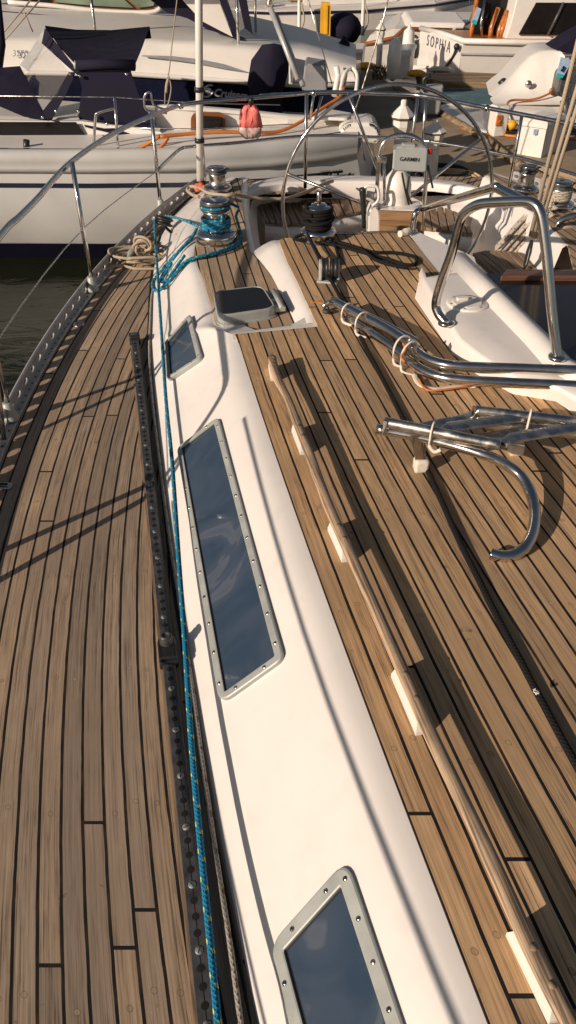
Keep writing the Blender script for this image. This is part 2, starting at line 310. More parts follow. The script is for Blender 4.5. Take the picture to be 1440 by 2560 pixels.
# ---------------------------------------------------------------- mesh helpers
class MB:
    def __init__(s):
        s.bm = bmesh.new(); s.uv = s.bm.loops.layers.uv.new('UVMap'); s.mats = []
    def mi(s, mat):
        if mat is None: return 0
        if mat not in s.mats: s.mats.append(mat)
        return s.mats.index(mat)
    def face(s, pts, mat=None, smooth=False):
        vs = [s.bm.verts.new(p) for p in pts]
        f = s.bm.faces.new(vs); f.material_index = s.mi(mat); f.smooth = smooth; return f
    def grid(s, rows, mat=None, smooth=True, closeu=False, closev=False):
        k = s.mi(mat)
        vr = [[s.bm.verts.new(p) for p in r] for r in rows]
        nr, nc = len(rows), len(rows[0])
        for i in range(nr if closev else nr - 1):
            for j in range(nc if closeu else nc - 1):
                a, b_, c, d = vr[i][j], vr[i][(j + 1) % nc], vr[(i + 1) % nr][(j + 1) % nc], vr[(i + 1) % nr][j]
                try:
                    f = s.bm.faces.new((a, b_, c, d)); f.smooth = smooth; f.material_index = k
                except ValueError: pass
        return vr
    def prism(s, pts, ext, mat=None, bevel=0.0, smooth=False):
        """polygon pts extruded by vector ext"""
        k = s.mi(mat); ext = V(ext)
        a = [s.bm.verts.new(p) for p in pts]; b_ = [s.bm.verts.new(V(p) + ext) for p in pts]
        n = len(pts); fs = [s.bm.faces.new(a), s.bm.faces.new(b_[::-1])]
        for i in range(n):
            fs.append(s.bm.faces.new((a[i], b_[i], b_[(i + 1) % n], a[(i + 1) % n])))
        bmesh.ops.recalc_face_normals(s.bm, faces=fs)
        for f in fs: f.material_index = k; f.smooth = smooth
        if bevel:
            es = list({e for f in fs for e in f.edges})
            r = bmesh.ops.bevel(s.bm, geom=es, offset=bevel, segments=2, affect='EDGES', profile=0.6)
            for f in r['faces']: f.material_index = k; f.smooth = True
        return fs
    def box(s, c, size, mat=None, ang=0.0, bevel=0.0, M=None):
        sx, sy, sz = (d / 2 for d in size)
        mm = M if M is not None else Matrix.Rotation(ang, 3, 'Z')
        c = V(c)
        pts = [c + mm @ V((x * sx, y * sy, -sz)) for x, y in ((-1, -1), (1, -1), (1, 1), (-1, 1))]
        return s.prism(pts, mm @ V((0, 0, 2 * sz)), mat, bevel)
    def tube(s, pts, r, mat=None, seg=10, closed=False, cap=True, sub=0, flat=1.0, upv=None):
        k = s.mi(mat)
        pts = [V(p) for p in pts]
        if sub: pts = catmull(pts, sub, closed)
        n = len(pts)
        rs = r if isinstance(r, (list, tuple)) else [r] * n
        if len(rs) != n:
            rs = [rs[min(len(rs) - 1, int(i * len(rs) / n))] for i in range(n)]
        rings = []; prev = None; ln = 0; lens = []
        for i, p in enumerate(pts):
            if i: ln += (p - pts[i - 1]).length
            lens.append(ln)
            if closed: t = pts[(i + 1) % n] - pts[i - 1]
            else: t = pts[min(i + 1, n - 1)] - pts[max(i - 1, 0)]
            if t.length < 1e-9: t = V((0, 0, 1))
            t.normalize()
            if prev is None:
                a = V(upv) if upv else (V((0, 0, 1)) if abs(t.z) < 0.9 else V((1, 0, 0)))
                u = (a - t * a.dot(t)).normalized()
            else:
                u = prev - t * prev.dot(t)
                if u.length < 1e-6: u = V((1, 0, 0)) - t * t.x
                u.normalize()
            prev = u; w = t.cross(u)
            rings.append([s.bm.verts.new(p + (u * math.cos(2 * math.pi * q / seg) * flat + w * math.sin(2 * math.pi * q / seg)) * rs[i]) for q in range(seg)])
        m = n if closed else n - 1
        for i in range(m):
            A, B = rings[i], rings[(i + 1) % n]
            l0, l1 = lens[i], (lens[i + 1] if i + 1 < n else ln + (pts[0] - pts[-1]).length)
            for q in range(seg):
                try: f = s.bm.faces.new((A[q], A[(q + 1) % seg], B[(q + 1) % seg], B[q]))
                except ValueError: continue
                f.smooth = True; f.material_index = k
                for lp, (uu, vv) in zip(f.loops, ((q / seg, l0), ((q + 1) / seg, l0), ((q + 1) / seg, l1), (q / seg, l1))): lp[s.uv].uv = (uu, vv)
        if cap and not closed:
            for rg in (rings[0][::-1], rings[-1]):
                f = s.bm.faces.new(rg); f.material_index = k
    def lathe(s, prof, c, mat=None, seg=28, M=None, cap=True):
        c = V(c); mm = M if M is not None else Matrix.Identity(3)
        rows = [[c + mm @ V((r * math.cos(2 * math.pi * q / seg), r * math.sin(2 * math.pi * q / seg), z)) for q in range(seg)] for r, z in prof]
        vr = s.grid(rows, mat, True, closeu=True)
        k = s.mi(mat)
        if cap:
            for rr, (r, z) in ((vr[0][::-1], prof[0]), (vr[-1], prof[-1])):
                if r > 1e-5:
                    f = s.bm.faces.new(rr); f.material_index = k
        return vr
    def ball(s, c, r, mat=None, seg=12, sc=(1, 1, 1)):
        n = seg // 2
        prof = [(max(1e-4, r * math.sin(math.pi * i / n)), -r * math.cos(math.pi * i / n)) for i in range(n + 1)]
        s.lathe(prof, c, mat, seg, Matrix.Diagonal(sc), cap=False)
    def text(s, body, origin, xdir, ydir, size, mat=None, depth=0.002, align='LEFT', shear=0.0, bold=0.0):
        cu = bpy.data.curves.new('lettering', 'FONT'); cu.body = body; cu.size = size; cu.align_x = align; cu.align_y = 'BOTTOM_BASELINE' if False else 'CENTER'
        cu.extrude = depth; cu.shear = shear; cu.offset = bold; cu.resolution_u = 3
        o = bpy.data.objects.new('lettering', cu); C.objects.link(o)
        dg = bpy.context.evaluated_depsgraph_get()
        me = bpy.data.meshes.new_from_object(o.evaluated_get(dg))
        x = V(xdir).normalized(); z = x.cross(V(ydir)).normalized(); y = z.cross(x)
        mm = Matrix((x, y, z)).transposed().to_4x4(); mm.translation = V(origin)
        me.transform(mm); k = s.mi(mat)
        n0 = len(s.bm.faces); s.bm.from_mesh(me); s.bm.faces.ensure_lookup_table()
        for f in s.bm.faces[n0:]: f.material_index = k
        bpy.data.objects.remove(o); bpy.data.curves.remove(cu); bpy.data.meshes.remove(me)
    def build(s, name, mat=None, parent=None, recalc=False):
        if recalc: bmesh.ops.recalc_face_normals(s.bm, faces=s.bm.faces[:])
        me = bpy.data.meshes.new(name); s.bm.to_mesh(me); s.bm.free()
        if s.mats:
            for m in s.mats: me.materials.append(m)
        elif mat: me.materials.append(mat)
        o = bpy.data.objects.new(name, me); C.objects.link(o)
        if parent is not None:
            o.parent = parent
            if parent.type == 'EMPTY': o.matrix_parent_inverse = Matrix.Translation(-parent.location) if not any(parent.rotation_euler) else parent.matrix_basis.inverted()
        return o
def catmull(p, sub, closed=False):
    out = []; n = len(p)
    for i in range(n if closed else n - 1):
        if closed: a, b_, c, d = p[i - 1], p[i], p[(i + 1) % n], p[(i + 2) % n]
        else: a, b_, c, d = p[max(i - 1, 0)], p[i], p[i + 1], p[min(i + 2, n - 1)]
        for k in range(sub):
            t = k / sub
            out.append(0.5 * ((2 * b_) + (c - a) * t + (2 * a - 5 * b_ + 4 * c - d) * t * t + (3 * b_ - a - 3 * c + d) * t ** 3))
    if not closed: out.append(p[-1])
    return out
def round2(pts, r, seg=5):
    """round the corners of a 2-D/3-D polygon"""
    out = []; n = len(pts)
    rr = r if isinstance(r, (list, tuple)) else [r] * n
    for i in range(n):
        p, a, b_ = V(pts[i]), V(pts[i - 1]), V(pts[(i + 1) % n])
        d1 = (a - p); d2 = (b_ - p)
        q = min(rr[i], d1.length * 0.45, d2.length * 0.45)
        A = p + d1.normalized() * q; B = p + d2.normalized() * q
        for k in range(seg + 1):
            t = k / seg
            out.append(A * (1 - t) ** 2 + p * 2 * t * (1 - t) + B * t * t)
    return out
def offset_poly(pts, d):
    """inset a convex 2-D polygon given anticlockwise"""
    n = len(pts); out = []
    for i in range(n):
        p, a, b_ = V(pts[i]), V(pts[i - 1]), V(pts[(i + 1) % n])
        e1 = (p - a).normalized(); e2 = (b_ - p).normalized()
        n1 = V((-e1.y, e1.x)); n2 = V((-e2.y, e2.x))
        k = 1 + n1.dot(n2)
        out.append(p + (n1 + n2) * (d / max(k, 0.2)))
    return out
def tag(o, label=None, cat=None, group=None, kind=None):
    if label: o['label'] = label
    if cat: o['category'] = cat
    if group: o['group'] = group
    if kind: o['kind'] = kind
    return o
def thing(name, label, cat, loc=(0, 0, 0), rz=0.0, group=None):
    o = bpy.data.objects.new(name, None); C.objects.link(o)
    o.location = loc; o.rotation_euler = (0, 0, rz); o.empty_display_size = 0.2
    return tag(o, label, cat, group)
def copy_tree(o, parent=None):
    c = o.copy(); C.objects.link(c)
    if parent is not None: c.parent = parent
    for ch in o.children: copy_tree(ch, c)
    return c
# ================================================================ the yacht we stand on
YACHT = thing('sailing_yacht', 'white sailing yacht in the foreground with teak decks, portlights and a big steering wheel', 'sailing yacht', (0.6, 3.0, -1.2))
ZR, ZC = 0.25, 0.19                      # coachroof and coaming heights over the side deck
AX0 = V((0.62, 5.0, 0)); AXD = V((-0.06, 0.998, 0)).normalized(); AXN = V((AXD.y, -AXD.x, 0))
def mir(p):
    d = (V(p) - AX0).dot(AXN); return V(p) - AXN * (2 * d)
def toe(Y): return -1.15 + 0.0525 * (Y - 3) ** 2
TOE = [V((toe(y), y, 0)) for y in [(-0.6 + 0.2 * i) for i in range(35)]]      # -0.6 .. 6.2
TOE = TOE[:-1] + [V((-0.60, 6.12, 0)), V((-0.45, 6.17, 0)), V((-0.1, 6.22, 0)), V((0.3, 6.24, 0))]
# hull topsides, both sides
m = MB()
def hull_side(fn):
    rows = []
    for dz, inn in ((0.0, 0.0), (-0.25, 0.005), (-0.6, 0.03), (-1.0, 0.10), (-1.35, 0.26)):
        row = []
        for i, p in enumerate(TOE):
            q = p + AXN * inn; row.append(fn(V((q.x, q.y, dz - 0.004))))
        rows.append(row)
    return rows
m.grid(hull_side(lambda p: p), MT['gel']); m.grid(hull_side(mir), MT['gel'])
e1 = [r[-1] for r in hull_side(lambda p: p)]; e2 = [r[-1] for r in hull_side(mir)]
m.grid([e1, e2], MT['gel'])
m.build('hull', MT['gel'], YACHT)
# side decks (laid teak) as strips from the toe rail inboard
for fn, nm in ((lambda p: p, 'l'), (mir, 'r')):
    m = MB(); rows = []
    for i in range(len(TOE)):
        p = TOE[i]
        a = TOE[max(i - 1, 0)]; b_ = TOE[min(i + 1, len(TOE) - 1)]
        t = (b_ - a).normalized(); nn = V((t.y, -t.x, 0))
        rows.append([fn(p + V((0, 0, 0.0))), fn(p + nn * 0.5), fn(p + nn * (0.95 if p.y < 4 else max(0.35, 0.95 - 0.25 * (p.y - 4))))])
    m.grid(rows, MT['side_teak'], False)
    m.build('side_deck', MT['side_teak'], YACHT)
# ---- coachroof: sloped side, loft of (foot, shoulder) stations
bpx = [(375, 740), (372, 860), (385, 1000), (410, 1250), (440, 1500), (492, 1800), (525, 1960), (550, 2120), (590, 2350), (635, 2560)]
bw = [at(a, b_, 0) for a, b_ in bpx][::-1]
def bx(Y):
    if Y <= bw[0].y: return bw[0].x - 0.30 * (Y - bw[0].y)
    for a, b_ in zip(bw, bw[1:]):
        if Y <= b_.y: return a.x + (b_.x - a.x) * (Y - a.y) / (b_.y - a.y)
    return bw[-1].x - 0.12 * (Y - bw[-1].y)
def bxs(Y): return (bx(Y - 0.25) + 2 * bx(Y) + bx(Y + 0.25)) / 4
st = []
Y = -0.5
while Y < 2.86: st.append((V((bxs(Y), Y, -0.004)), V((xc(Y), Y, ZR)))); Y += 0.12
for (b1, b2), (t1, t2, tz) in (((372, 858), (590, 842, 0.250)), ((372, 852), (583, 838, 0.2495)), ((372, 845), (572, 832, 0.244)), ((372.5, 838), (560, 826, 0.222)), ((373, 830), (546, 820, 0.20)),
        ((374, 805), (533, 810, 0.192)), ((375, 760), (524, 770, ZC)), ((379, 700), (502, 695, ZC)), ((387, 645), (480, 640, 0.185)), ((402, 590), (489, 585, 0.175)),
        ((428, 545), (512, 530, 0.155)), ((470, 502), (545, 475, 0.13)), ((520, 464), (586, 444, 0.10))):
    st.append((at(b1, b2, -0.004), at(t1, t2, tz)))
PROF = [(0, 0), (0.15, 0.18), (0.3, 0.355), (0.45, 0.53), (0.6, 0.705), (0.69, 0.805), (0.75, 0.87), (0.81, 0.925), (0.87, 0.965), (0.93, 0.99), (1, 1)]
m = MB()
rows = [[V((b_.x + (t.x - b_.x) * f, b_.y + (t.y - b_.y) * f, b_.z + (t.z - b_.z) * g)) for f, g in PROF] for b_, t in st]
m.grid(rows, MT['gel'], True)
m.bm.normal_update()
TREE = BVHTree.FromBMesh(m.bm)
# inner bearers so that the shoulder is closed on top
m.grid([[r[-1] for r in rows], [r[-1] + V((0.12, 0.02, -0.001)) for r in rows]], MT['gel'], True)
COACH = m.build('coachroof_side', MT['gel'], YACHT)
def hit(px, py):
    r = ray(px, py).normalized()
    loc, nrm, i, d = TREE.ray_cast(EYE, r)
    return loc, nrm
m = MB()
m.grid([[mir(p) for p in r] for r in rows], MT['gel'], True)
m.build('coachroof_side', MT['gel'], YACHT)
# thin dark bedding bead along the foot of the coachroof
m = MB(); m.tube([b_ + V((-0.004, 0, 0.006)) for b_, t in st], 0.006, MT['caulk'], 6); m.build('bedding_bead', MT['caulk'], YACHT)
# ---- coachroof teak
roof = [V((xc(y), y, ZR)) for y in [(-0.5 + 0.12 * i) for i in range(29)]]          # left edge to Y=2.86
roof += [at(586, 838, ZR), at(690, 829, ZR), at(796, 819, ZR), at(786, 800, ZR), at(752, 725, ZR), at(720, 660, ZR), at(698, 606, ZR), at(706, 598, ZR),
         at(860, 588, ZR), at(1014, 582, ZR), at(1022, 590, ZR), at(1060, 640, ZR), at(1104, 694, ZR)]
roof += [V((1.05, 3.2, ZR)), V((2.6, 3.0, ZR)), V((2.6, -0.5, ZR))]
m = MB(); m.prism([p + V((0, 0, -0.012)) for p in roof], (0, 0, 0.017), MT['roof_teak'])
m.build('roof_deck', MT['roof_teak'], YACHT)
# white mouldings round the step and under the aft end of the roof
m = MB()
stepl = [at(584, 838, ZR - 0.002), at(690, 829, ZR - 0.002), at(797, 819, ZR - 0.002)]
stepb = [at(562, 833, ZR - 0.006), at(640, 824, ZR - 0.006), at(735, 812, ZR - 0.006)]
g = []
for a, b_ in zip(stepb, stepl):
    g.append([a + V((0, 0.004, -0.08)), a + V((0, 0.004, -0.012)), a, a.lerp(b_, 0.3) + V((0, 0, 0.004)), b_ + V((0, 0, 0.004)), b_ + V((0, -0.05, 0.004))])
m.grid(g, MT['gel'])
m.prism([at(728, 812, ZR - .014), at(700, 828, ZR - .014), at(800, 824, ZR - .014), at(798, 800, ZR - .014), at(775, 786, ZR - .014)], (0, 0, -0.05), MT['gel'])
m.build('step_moulding', MT['gel'], YACHT)
m = MB()
wb = [(735, 820), (722, 790), (700, 745), (672, 690), (645, 650), (628, 632)]
wt = [(790, 812), (782, 785), (757, 732), (728, 670), (704, 614), (694, 600)]
g = []
for (a, b_), (c, d) in zip(wb, wt):
    A = at(a, b_, ZC - 0.004); T = at(c, d, ZR + 0.001)
    g.append([A, A.lerp(T, 0.12) + V((0, 0, 0.002)), A.lerp(T, 0.45) + V((0, 0, 0.012)), A.lerp(T, 0.75) + V((0, 0, 0.012)), A.lerp(T, 0.9) + V((0, 0, 0.006)), T, T + V((0.1, 0, -0.003))])
lastrow = [p.copy() for p in g[-1]]
g.append([p + V((0, 0.03, -0.03)) for p in lastrow]); g.append([p + V((0, 0.035, -0.75)) for p in lastrow])
m.grid(g, MT['gel'])
# aft vertical face of the roof, down into the cockpit
fe = [at(694, 600, ZR + 0.001), at(860, 586, ZR + 0.001), at(1018, 578, ZR + 0.001), at(1030, 573, ZR + 0.001), at(1105, 606, ZR), at(1185, 642, ZR - 0.02)]
m.grid([[p + V((0, -0.05, 0)) for p in fe], fe, [p + V((0, 0.02, -0.02)) for p in fe], [p + V((0, 0.02, -0.75)) for p in fe]], MT['gel'])
m.prism([at(1014, 584, ZR + .002), at(1030, 573, ZR + .002), at(1105, 606, ZR + .002), at(1185, 642, ZR + .002), at(1210, 720, ZR + .002), at(1104, 696, ZR + .002)], (0, 0, -0.03), MT['gel'])
m.build('roof_aft_moulding', MT['gel'], YACHT)
# ---- coaming top teak (left), mirrored on the far side
cl = [(556, 850, ZC), (545, 822, ZC), (537, 806, ZC), (529, 770, ZC), (506, 695, ZC), (484, 642, 0.187), (493, 587, 0.177), (516, 533, 0.157), (549, 478, 0.132), (590, 446, 0.102)]
cr = [(770, 832, ZC), (745, 806, ZC), (728, 785, ZC), (706, 745, ZC), (676, 690, ZC), (626, 632, 0.187), (614, 572, 0.177), (606, 525, 0.157), (603, 478, 0.132), (606, 450, 0.102)]
CL = [at(*a) for a in cl]; CR = [at(*a) for a in cr]
for fn in (lambda p: p, mir):
    m = MB(); m.grid([[fn(a + V((0, 0, 0.006))), fn(b_ + V((0, 0, 0.006)))] for a, b_ in zip(CL, CR)], MT['coam_teak'], False)
    m.grid([[fn(b_ + V((0, 0, 0.006))), fn(b_ + V((0, 0, -0.01)))] for b_ in CR], MT['coam_teak'], False)
    m.build('coaming_deck', MT['coam_teak'], YACHT)
    # inner face of the coaming
    m = MB(); inn = None
    rows2 = []
    for p in CR[5:]:
        rows2.append([fn(p + V((-0.02, 0, 0.0))), fn(p + V((0.012, 0, 0.002))), fn(p + AXN * 0.03 + V((0, 0, -0.012))), fn(p + AXN * 0.06 + V((0, 0, -0.16))), fn(p + AXN * 0.10 + V((0, 0, -0.19))), fn(p + AXN * 0.14 + V((0, 0, -0.75)))])
    m.grid(rows2, MT['gel']); m.build('coaming_inner_face', MT['gel'], YACHT)
# ---- cockpit sole and stern moulding
m = MB(); m.face([(-0.6, 3.7, -0.62), (2.6, 3.7, -0.62), (2.2, 6.5, -0.62), (-0.4, 6.4, -0.62)], MT['coam_teak']); m.build('cockpit_sole', MT['coam_teak'], YACHT)
m = MB()
sp = [(612, 484), (650, 466), (705, 456), (800, 453), (900, 453), (1060, 455), (1180, 470), (1300, 505)]
g = []
for i, (a, b_) in enumerate(sp):
    z = 0.06
    p = at(a, b_, z)
    back = V((p.x - 0.02, p.y + 0.30, p.z - 0.04))
    g.append([back, p + V((0, 0.02, 0.004)), p, p + V((0, -0.012, -0.01)), p + V((0.0, 0.05, -0.15)), p + V((0, 0.07, -0.18)), p + V((0, 0.07, -0.7))])
m.grid(g, MT['gel']); m.build('stern_moulding', MT['gel'], YACHT)
m = MB()
A = at(632, 484, 0.0)
m.prism(round2([at(705, 464, 0.04) + V((0, -0.02, 0)), at(748, 464, 0.04) + V((0, -0.02, 0)), at(752, 504, -0.08) + V((0, -0.02, 0)), at(708, 506, -0.08) + V((0, -0.02, 0))], 0.02), (0, 0.025, 0.0), MT['gel'], 0.006)
m.build('locker_lid', MT['gel'], YACHT)
# helm seats: slatted, in a horseshoe
def seat(path_out, path_in, z, n, name='helm_seat', skirt=True):
    m = MB()
    po = catmull([at(a, b_, z) for a, b_ in path_out], 8); pi = catmull([at(a, b_, z) for a, b_ in path_in], 8)
    def ev(p, t):
        f = t * (len(p) - 1); i = min(int(f), len(p) - 2); return p[i].lerp(p[i + 1], f - i)
    for k in range(n):
        t0, t1 = (k + 0.07) / n, (k + 0.93) / n
        m.prism([ev(po, t0), ev(po, t1), ev(pi, t1), ev(pi, t0)], (0, 0, 0.022), MT['teak'], 0.003)
    o = m.build(name, MT['teak'], YACHT)
    if skirt:
        s_ = MB(); top = [ev(pi, k / 20) for k in range(21)]
        outr = [ev(po, k / 20) for k in range(21)]
        s_.grid([[q + V((0, 0.0, -0.012)) for q in outr], [q + V((0, 0, -0.012)) for q in top], [q + V((0, 0.0, -0.10)) for q in top], [q + V((0, 0.06, -0.12)) for q in top], [q + V((0, 0.08, -0.5)) for q in top]], MT['gel'])
        s_.build('seat_base', MT['gel'], YACHT)
    return o
seat([(640, 502), (700, 512), (760, 508), (830, 494), (905, 486)], [(662, 560), (720, 566), (790, 562), (850, 545), (925, 530)], -0.1, 14)
seat([(1040, 528), (1100, 524), (1165, 548)], [(1050, 575), (1110, 582), (1182, 592)], -0.1, 7)
seat([(1180, 642), (1225, 634), (1305, 640)], [(1250, 705), (1290, 694), (1345, 685)], -0.02, 7, 'cockpit_seat')
# far side of the cockpit: coaming block with a flat top
m = MB()
m.prism([at(1318, 692, -0.05), at(1380, 598, 0.1), at(1600, 640, 0.1), at(1600, 720, -0.05)], (0, 0, -0.5), MT['gel'], 0.02)
m.build('coaming_block', MT['gel'], YACHT)
# ---- portlights in the coachroof side
def portlight(corners, rad, wid, nlong, nshort):
    hs = [hit(a, b_) for a, b_ in corners]
    P = [h[0] for h in hs]; c = sum(P, V()) / 4
    n = sum((h[1] for h in hs), V()).normalized()
    nn = ((P[1] - P[3]).cross(P[2] - P[0])).normalized()
    if nn.z < 0: nn = -nn
    n = nn
    e1 = ((P[3] - P[0])); e1 = (e1 - n * e1.dot(n)).normalized(); e2 = n.cross(e1)
    q = [V(((p - c).dot(e1), (p - c).dot(e2))) for p in P]
    area = sum(q[i].x * q[(i + 1) % 4].y - q[(i + 1) % 4].x * q[i].y for i in range(4))
    if area < 0: q = q[::-1]
    bulge = 0.0
    for i in range(9):
        for j in range(7):
            a, b_ = P[0].lerp(P[1], i / 8), P[3].lerp(P[2], i / 8); x = a.lerp(b_, j / 6)
            l_, n_, i_, d_ = TREE.ray_cast(x + n * 0.2, -n)
            if l_ is not None: bulge = max(bulge, (l_ - c).dot(n))
    c = c + n * (bulge + 0.0045)
    w3 = lambda p, h: c + e1 * p.x + e2 * p.y + n * h
    inn = offset_poly(q, wid); seg = 6
    O = round2(q, rad, seg); I = round2(inn, 0.006, seg)
    O1 = round2(offset_poly(q, 0.003), rad, seg)
    I1 = round2(offset_poly(q, wid - 0.003), 0.007, seg)
    m = MB()
    m.grid([[w3(p, -0.03) for p in O], [w3(p, 0.002) for p in O], [w3(p, 0.0042) for p in O1], [w3(p, 0.0042) for p in I1], [w3(p, 0.003) for p in I], [w3(p, -0.006) for p in I]], MT['alu'], False, closeu=True)
    win = m.build('portlight', MT['alu'], YACHT)
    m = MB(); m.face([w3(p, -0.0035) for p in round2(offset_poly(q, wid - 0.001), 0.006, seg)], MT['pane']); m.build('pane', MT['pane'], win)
    m = MB(); k = MB()
    # seal line just inside the frame
    I2 = round2(offset_poly(q, wid + 0.004), 0.005, seg)
    m.grid([[w3(p, -0.0025) for p in I], [w3(p, -0.0025) for p in I2]], MT['caulk'], False, closeu=True); m.build('seal', MT['caulk'], win)
    mid = offset_poly(q, wid * 0.5); proto = None
    for i in range(4):
        a, b_ = mid[i], mid[(i + 1) % 4]
        cnt = nlong if (b_ - a).length > 0.3 or (nlong == nshort) else nshort
        for s in range(cnt):
            t = (s + 0.5) / cnt if cnt < 3 else 0.04 + 0.92 * s / (cnt - 1)
            p = w3(a.lerp(b_, t), 0.0043)
            mm = Matrix((e1, e2, n)).transposed()
            if proto is None:
                s_ = MB(); s_.lathe([(0.0052, 0), (0.0050, 0.0012), (0.0, 0.0016)], (0, 0, 0), MT['steel_dull'], 10)
                s_.box((0, 0, 0.0016), (0.009, 0.0012, 0.0008), MT['hole'])
                proto = s_.build('screw', None, win)
                proto.matrix_local = mm.to_4x4() @ Matrix.Identity(4); proto.location = p; sc = proto
            else:
                sc = proto.copy(); C.objects.link(sc); sc.parent = win; sc.location = p
            sc.rotation_euler = (mm @ Matrix.Rotation(random.uniform(0, 3), 3, 'Z')).to_euler()
    return win
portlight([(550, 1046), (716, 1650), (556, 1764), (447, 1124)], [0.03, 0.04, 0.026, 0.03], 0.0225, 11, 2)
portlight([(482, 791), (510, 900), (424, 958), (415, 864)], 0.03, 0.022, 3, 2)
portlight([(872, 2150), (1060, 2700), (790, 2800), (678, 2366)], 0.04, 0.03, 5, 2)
# ---- toe rail: perforated aluminium
m = MB()
tl = catmull([V((toe(y), y, 0)) for y in [(-0.5 + 0.4 * i) for i in range(17)]] + [V((-0.62, 6.10, 0))], 12)
cum = [0.0]
for a, b_ in zip(tl, tl[1:]): cum.append(cum[-1] + (b_ - a).length)
def along(s):
    for i in range(len(cum) - 1):
        if cum[i + 1] >= s:
            f = (s - cum[i]) / (cum[i + 1] - cum[i]); return tl[i].lerp(tl[i + 1], f), (tl[i + 1] - tl[i]).normalized()
    return tl[-1], (tl[-1] - tl[-2]).normalized()
HT, LP = 0.062, 0.112
def toe_rail(fn):
    m = MB(); n = int(cum[-1] / LP)
    for i in range(n):
        s0 = i * LP
        ring_o, ring_i = [], []
        for q in range(16):
            a = 2 * math.pi * q / 16
            ex, ez = 0.024 * math.cos(a), 0.013 * math.sin(a)
            k = 1 / max(abs(math.cos(a)) / (LP / 2), abs(math.sin(a)) / (HT / 2))
            ox, oz = math.cos(a) * k, math.sin(a) * k
            ring_i.append((s0 + LP / 2 + ex, HT / 2 + 0.002 + ez)); ring_o.append((s0 + LP / 2 + ox, HT / 2 + oz))
        def w(sz, d):
            p, t = along(sz[0]); nn = V((t.y, -t.x, 0))
            return fn(p + nn * d + V((0, 0, sz[1])))
        m.grid([[w(x, 0.006) for x in ring_o], [w(x, 0.006) for x in ring_i], [w(x, 0.0) for x in ring_i], [w(x, 0.0) for x in ring_o]], MT['alu_rail'], False, closeu=True)
    top = [fn(p + V((0.0, 0, HT + 0.003))) for p in tl]
    m.tube(top, 0.008, MT['alu_rail'], 8)
    fl = []
    for i, p in enumerate(tl):
        t = (tl[min(i + 1, len(tl) - 1)] - tl[max(i - 1, 0)]).normalized(); nn = V((t.y, -t.x, 0))
        fl.append([fn(p + nn * 0.006 + V((0, 0, 0.008))), fn(p + nn * 0.036 + V((0, 0, 0.006))), fn(p + nn * 0.038 + V((0, 0, 0.001)))])
    m.grid(fl, MT['alu_rail'], False)
    # counter-sunk bolt recesses in the flange
    for i in range(n * 2):
        p, t = along((i + 0.5) * LP / 2); nn = V((t.y, -t.x, 0))
        m.lathe([(0.0055, 0), (0.0, 0.0003)], fn(p + nn * 0.022 + V((0, 0, 0.0078))), MT['hole'], 8, cap=False)
    return m.build('toe_rail', None, YACHT)
toe_rail(lambda p: p); toe_rail(mir)
# deck drain and small flush plates by the rail
m = MB(); p = at(197, 811, 0.002); m.lathe([(0.03, 0), (0.028, 0.004), (0.018, 0.003), (0.016, -0.002), (0.0, -0.003)], p, MT['steel_dull'], 20); m.build('deck_filler', None, YACHT)
m = MB(); p = at(12, 1212, 0.004); m.prism(round2([p + V((x, y, 0)) for x, y in ((-0.09, -0.022), (0.03, -0.03), (0.03, 0.006), (-0.09, 0.016))], 0.008), (0, 0, 0.006), MT['steel_dull'], 0.002)
m.tube([p + V((-0.08, -0.006, 0.012)), p + V((0.015, -0.012, 0.012))], 0.004, MT['hole'], 8); m.build('padeye', None, YACHT)
# ---- genoa track with car and end stop
tp = [at(337, 850, 0.03), at(346, 1050, 0.03), at(359, 1300, 0.03), at(386, 1650, 0.03), at(418, 1900, 0.03), at(455, 2200, 0.03), at(514, 2530, 0.03)]
dirv = (tp[0] - tp[-1]); T0 = tp[-1] - dirv.normalized() * 0.6; T1 = tp[0].copy(); td = (T1 - T0).normalized(); tn = V((td.y, -td.x, 0)); tz = V((0, 0, 1))
TM = Matrix((tn, td, tz)).transposed()
m = MB(); ln = (T1 - T0).length; mid = (T0 + T1) / 2
mid.z = 0.0
m.box(mid + V((0, 0, 0.011)), (0.022, ln, 0.022), MT['black'], M=TM)
m.box(mid + V((0, 0, 0.026)), (0.034, ln, 0.009), MT['black'], M=TM, bevel=0.0015)
m.box(mid + V((0, 0, 0.0032)), (0.05, ln, 0.006), MT['teak'], M=TM)
m.box(mid + V((0, 0, 0.0308)), (0.0012, ln, 0.0004), MT['hole'], M=TM)
npit = int(ln / 0.033)
scr = []
for i in range(npit):
    s = (i + 0.5) * 0.033
    p = T0 + td * s; p.z = 0.0309
    if i % 4 == 1: scr.append(p + td * 0.0)
    m.lathe([(0.0078, 0.0), (0.0, 0.0003)], p + (td * 0.016 if False else V()), MT['hole'], 12, cap=False) if i % 4 != 1 else None
TRACK = m.build('genoa_track', None, YACHT)
proto = None
for i, p in enumerate(scr):
    if proto is None:
        s_ = MB(); s_.lathe([(0.0085, 0), (0.0084, 0.0005), (0.0, 0.0006)], (0, 0, 0), MT['screw_grey'], 14)
        s_.box((0, 0, 0.0006), (0.0135, 0.0016, 0.0006), MT['hole'])
        proto = s_.build('screw', None, TRACK); o = proto
    else:
        o = proto.copy(); C.objects.link(o); o.parent = TRACK
    o.location = p + V((0, 0, 0.0002)); o.rotation_euler = (0, 0, random.uniform(0, 3.1))
m = MB()
p = T1 + td * 0.02; p.z = 0.026
m.box(p, (0.052, 0.05, 0.05), MT['rubber'], M=TM, bevel=0.007); m.box(p + V((0, 0, 0.026)), (0.03, 0.02, 0.006), MT['black'], M=TM, bevel=0.002)
m.build('track_end_stop', None, TRACK)
m = MB(); p = at(391, 1620, 0.05); s = (p - T0).dot(td); p = T0 + td * s; p.z = 0.0
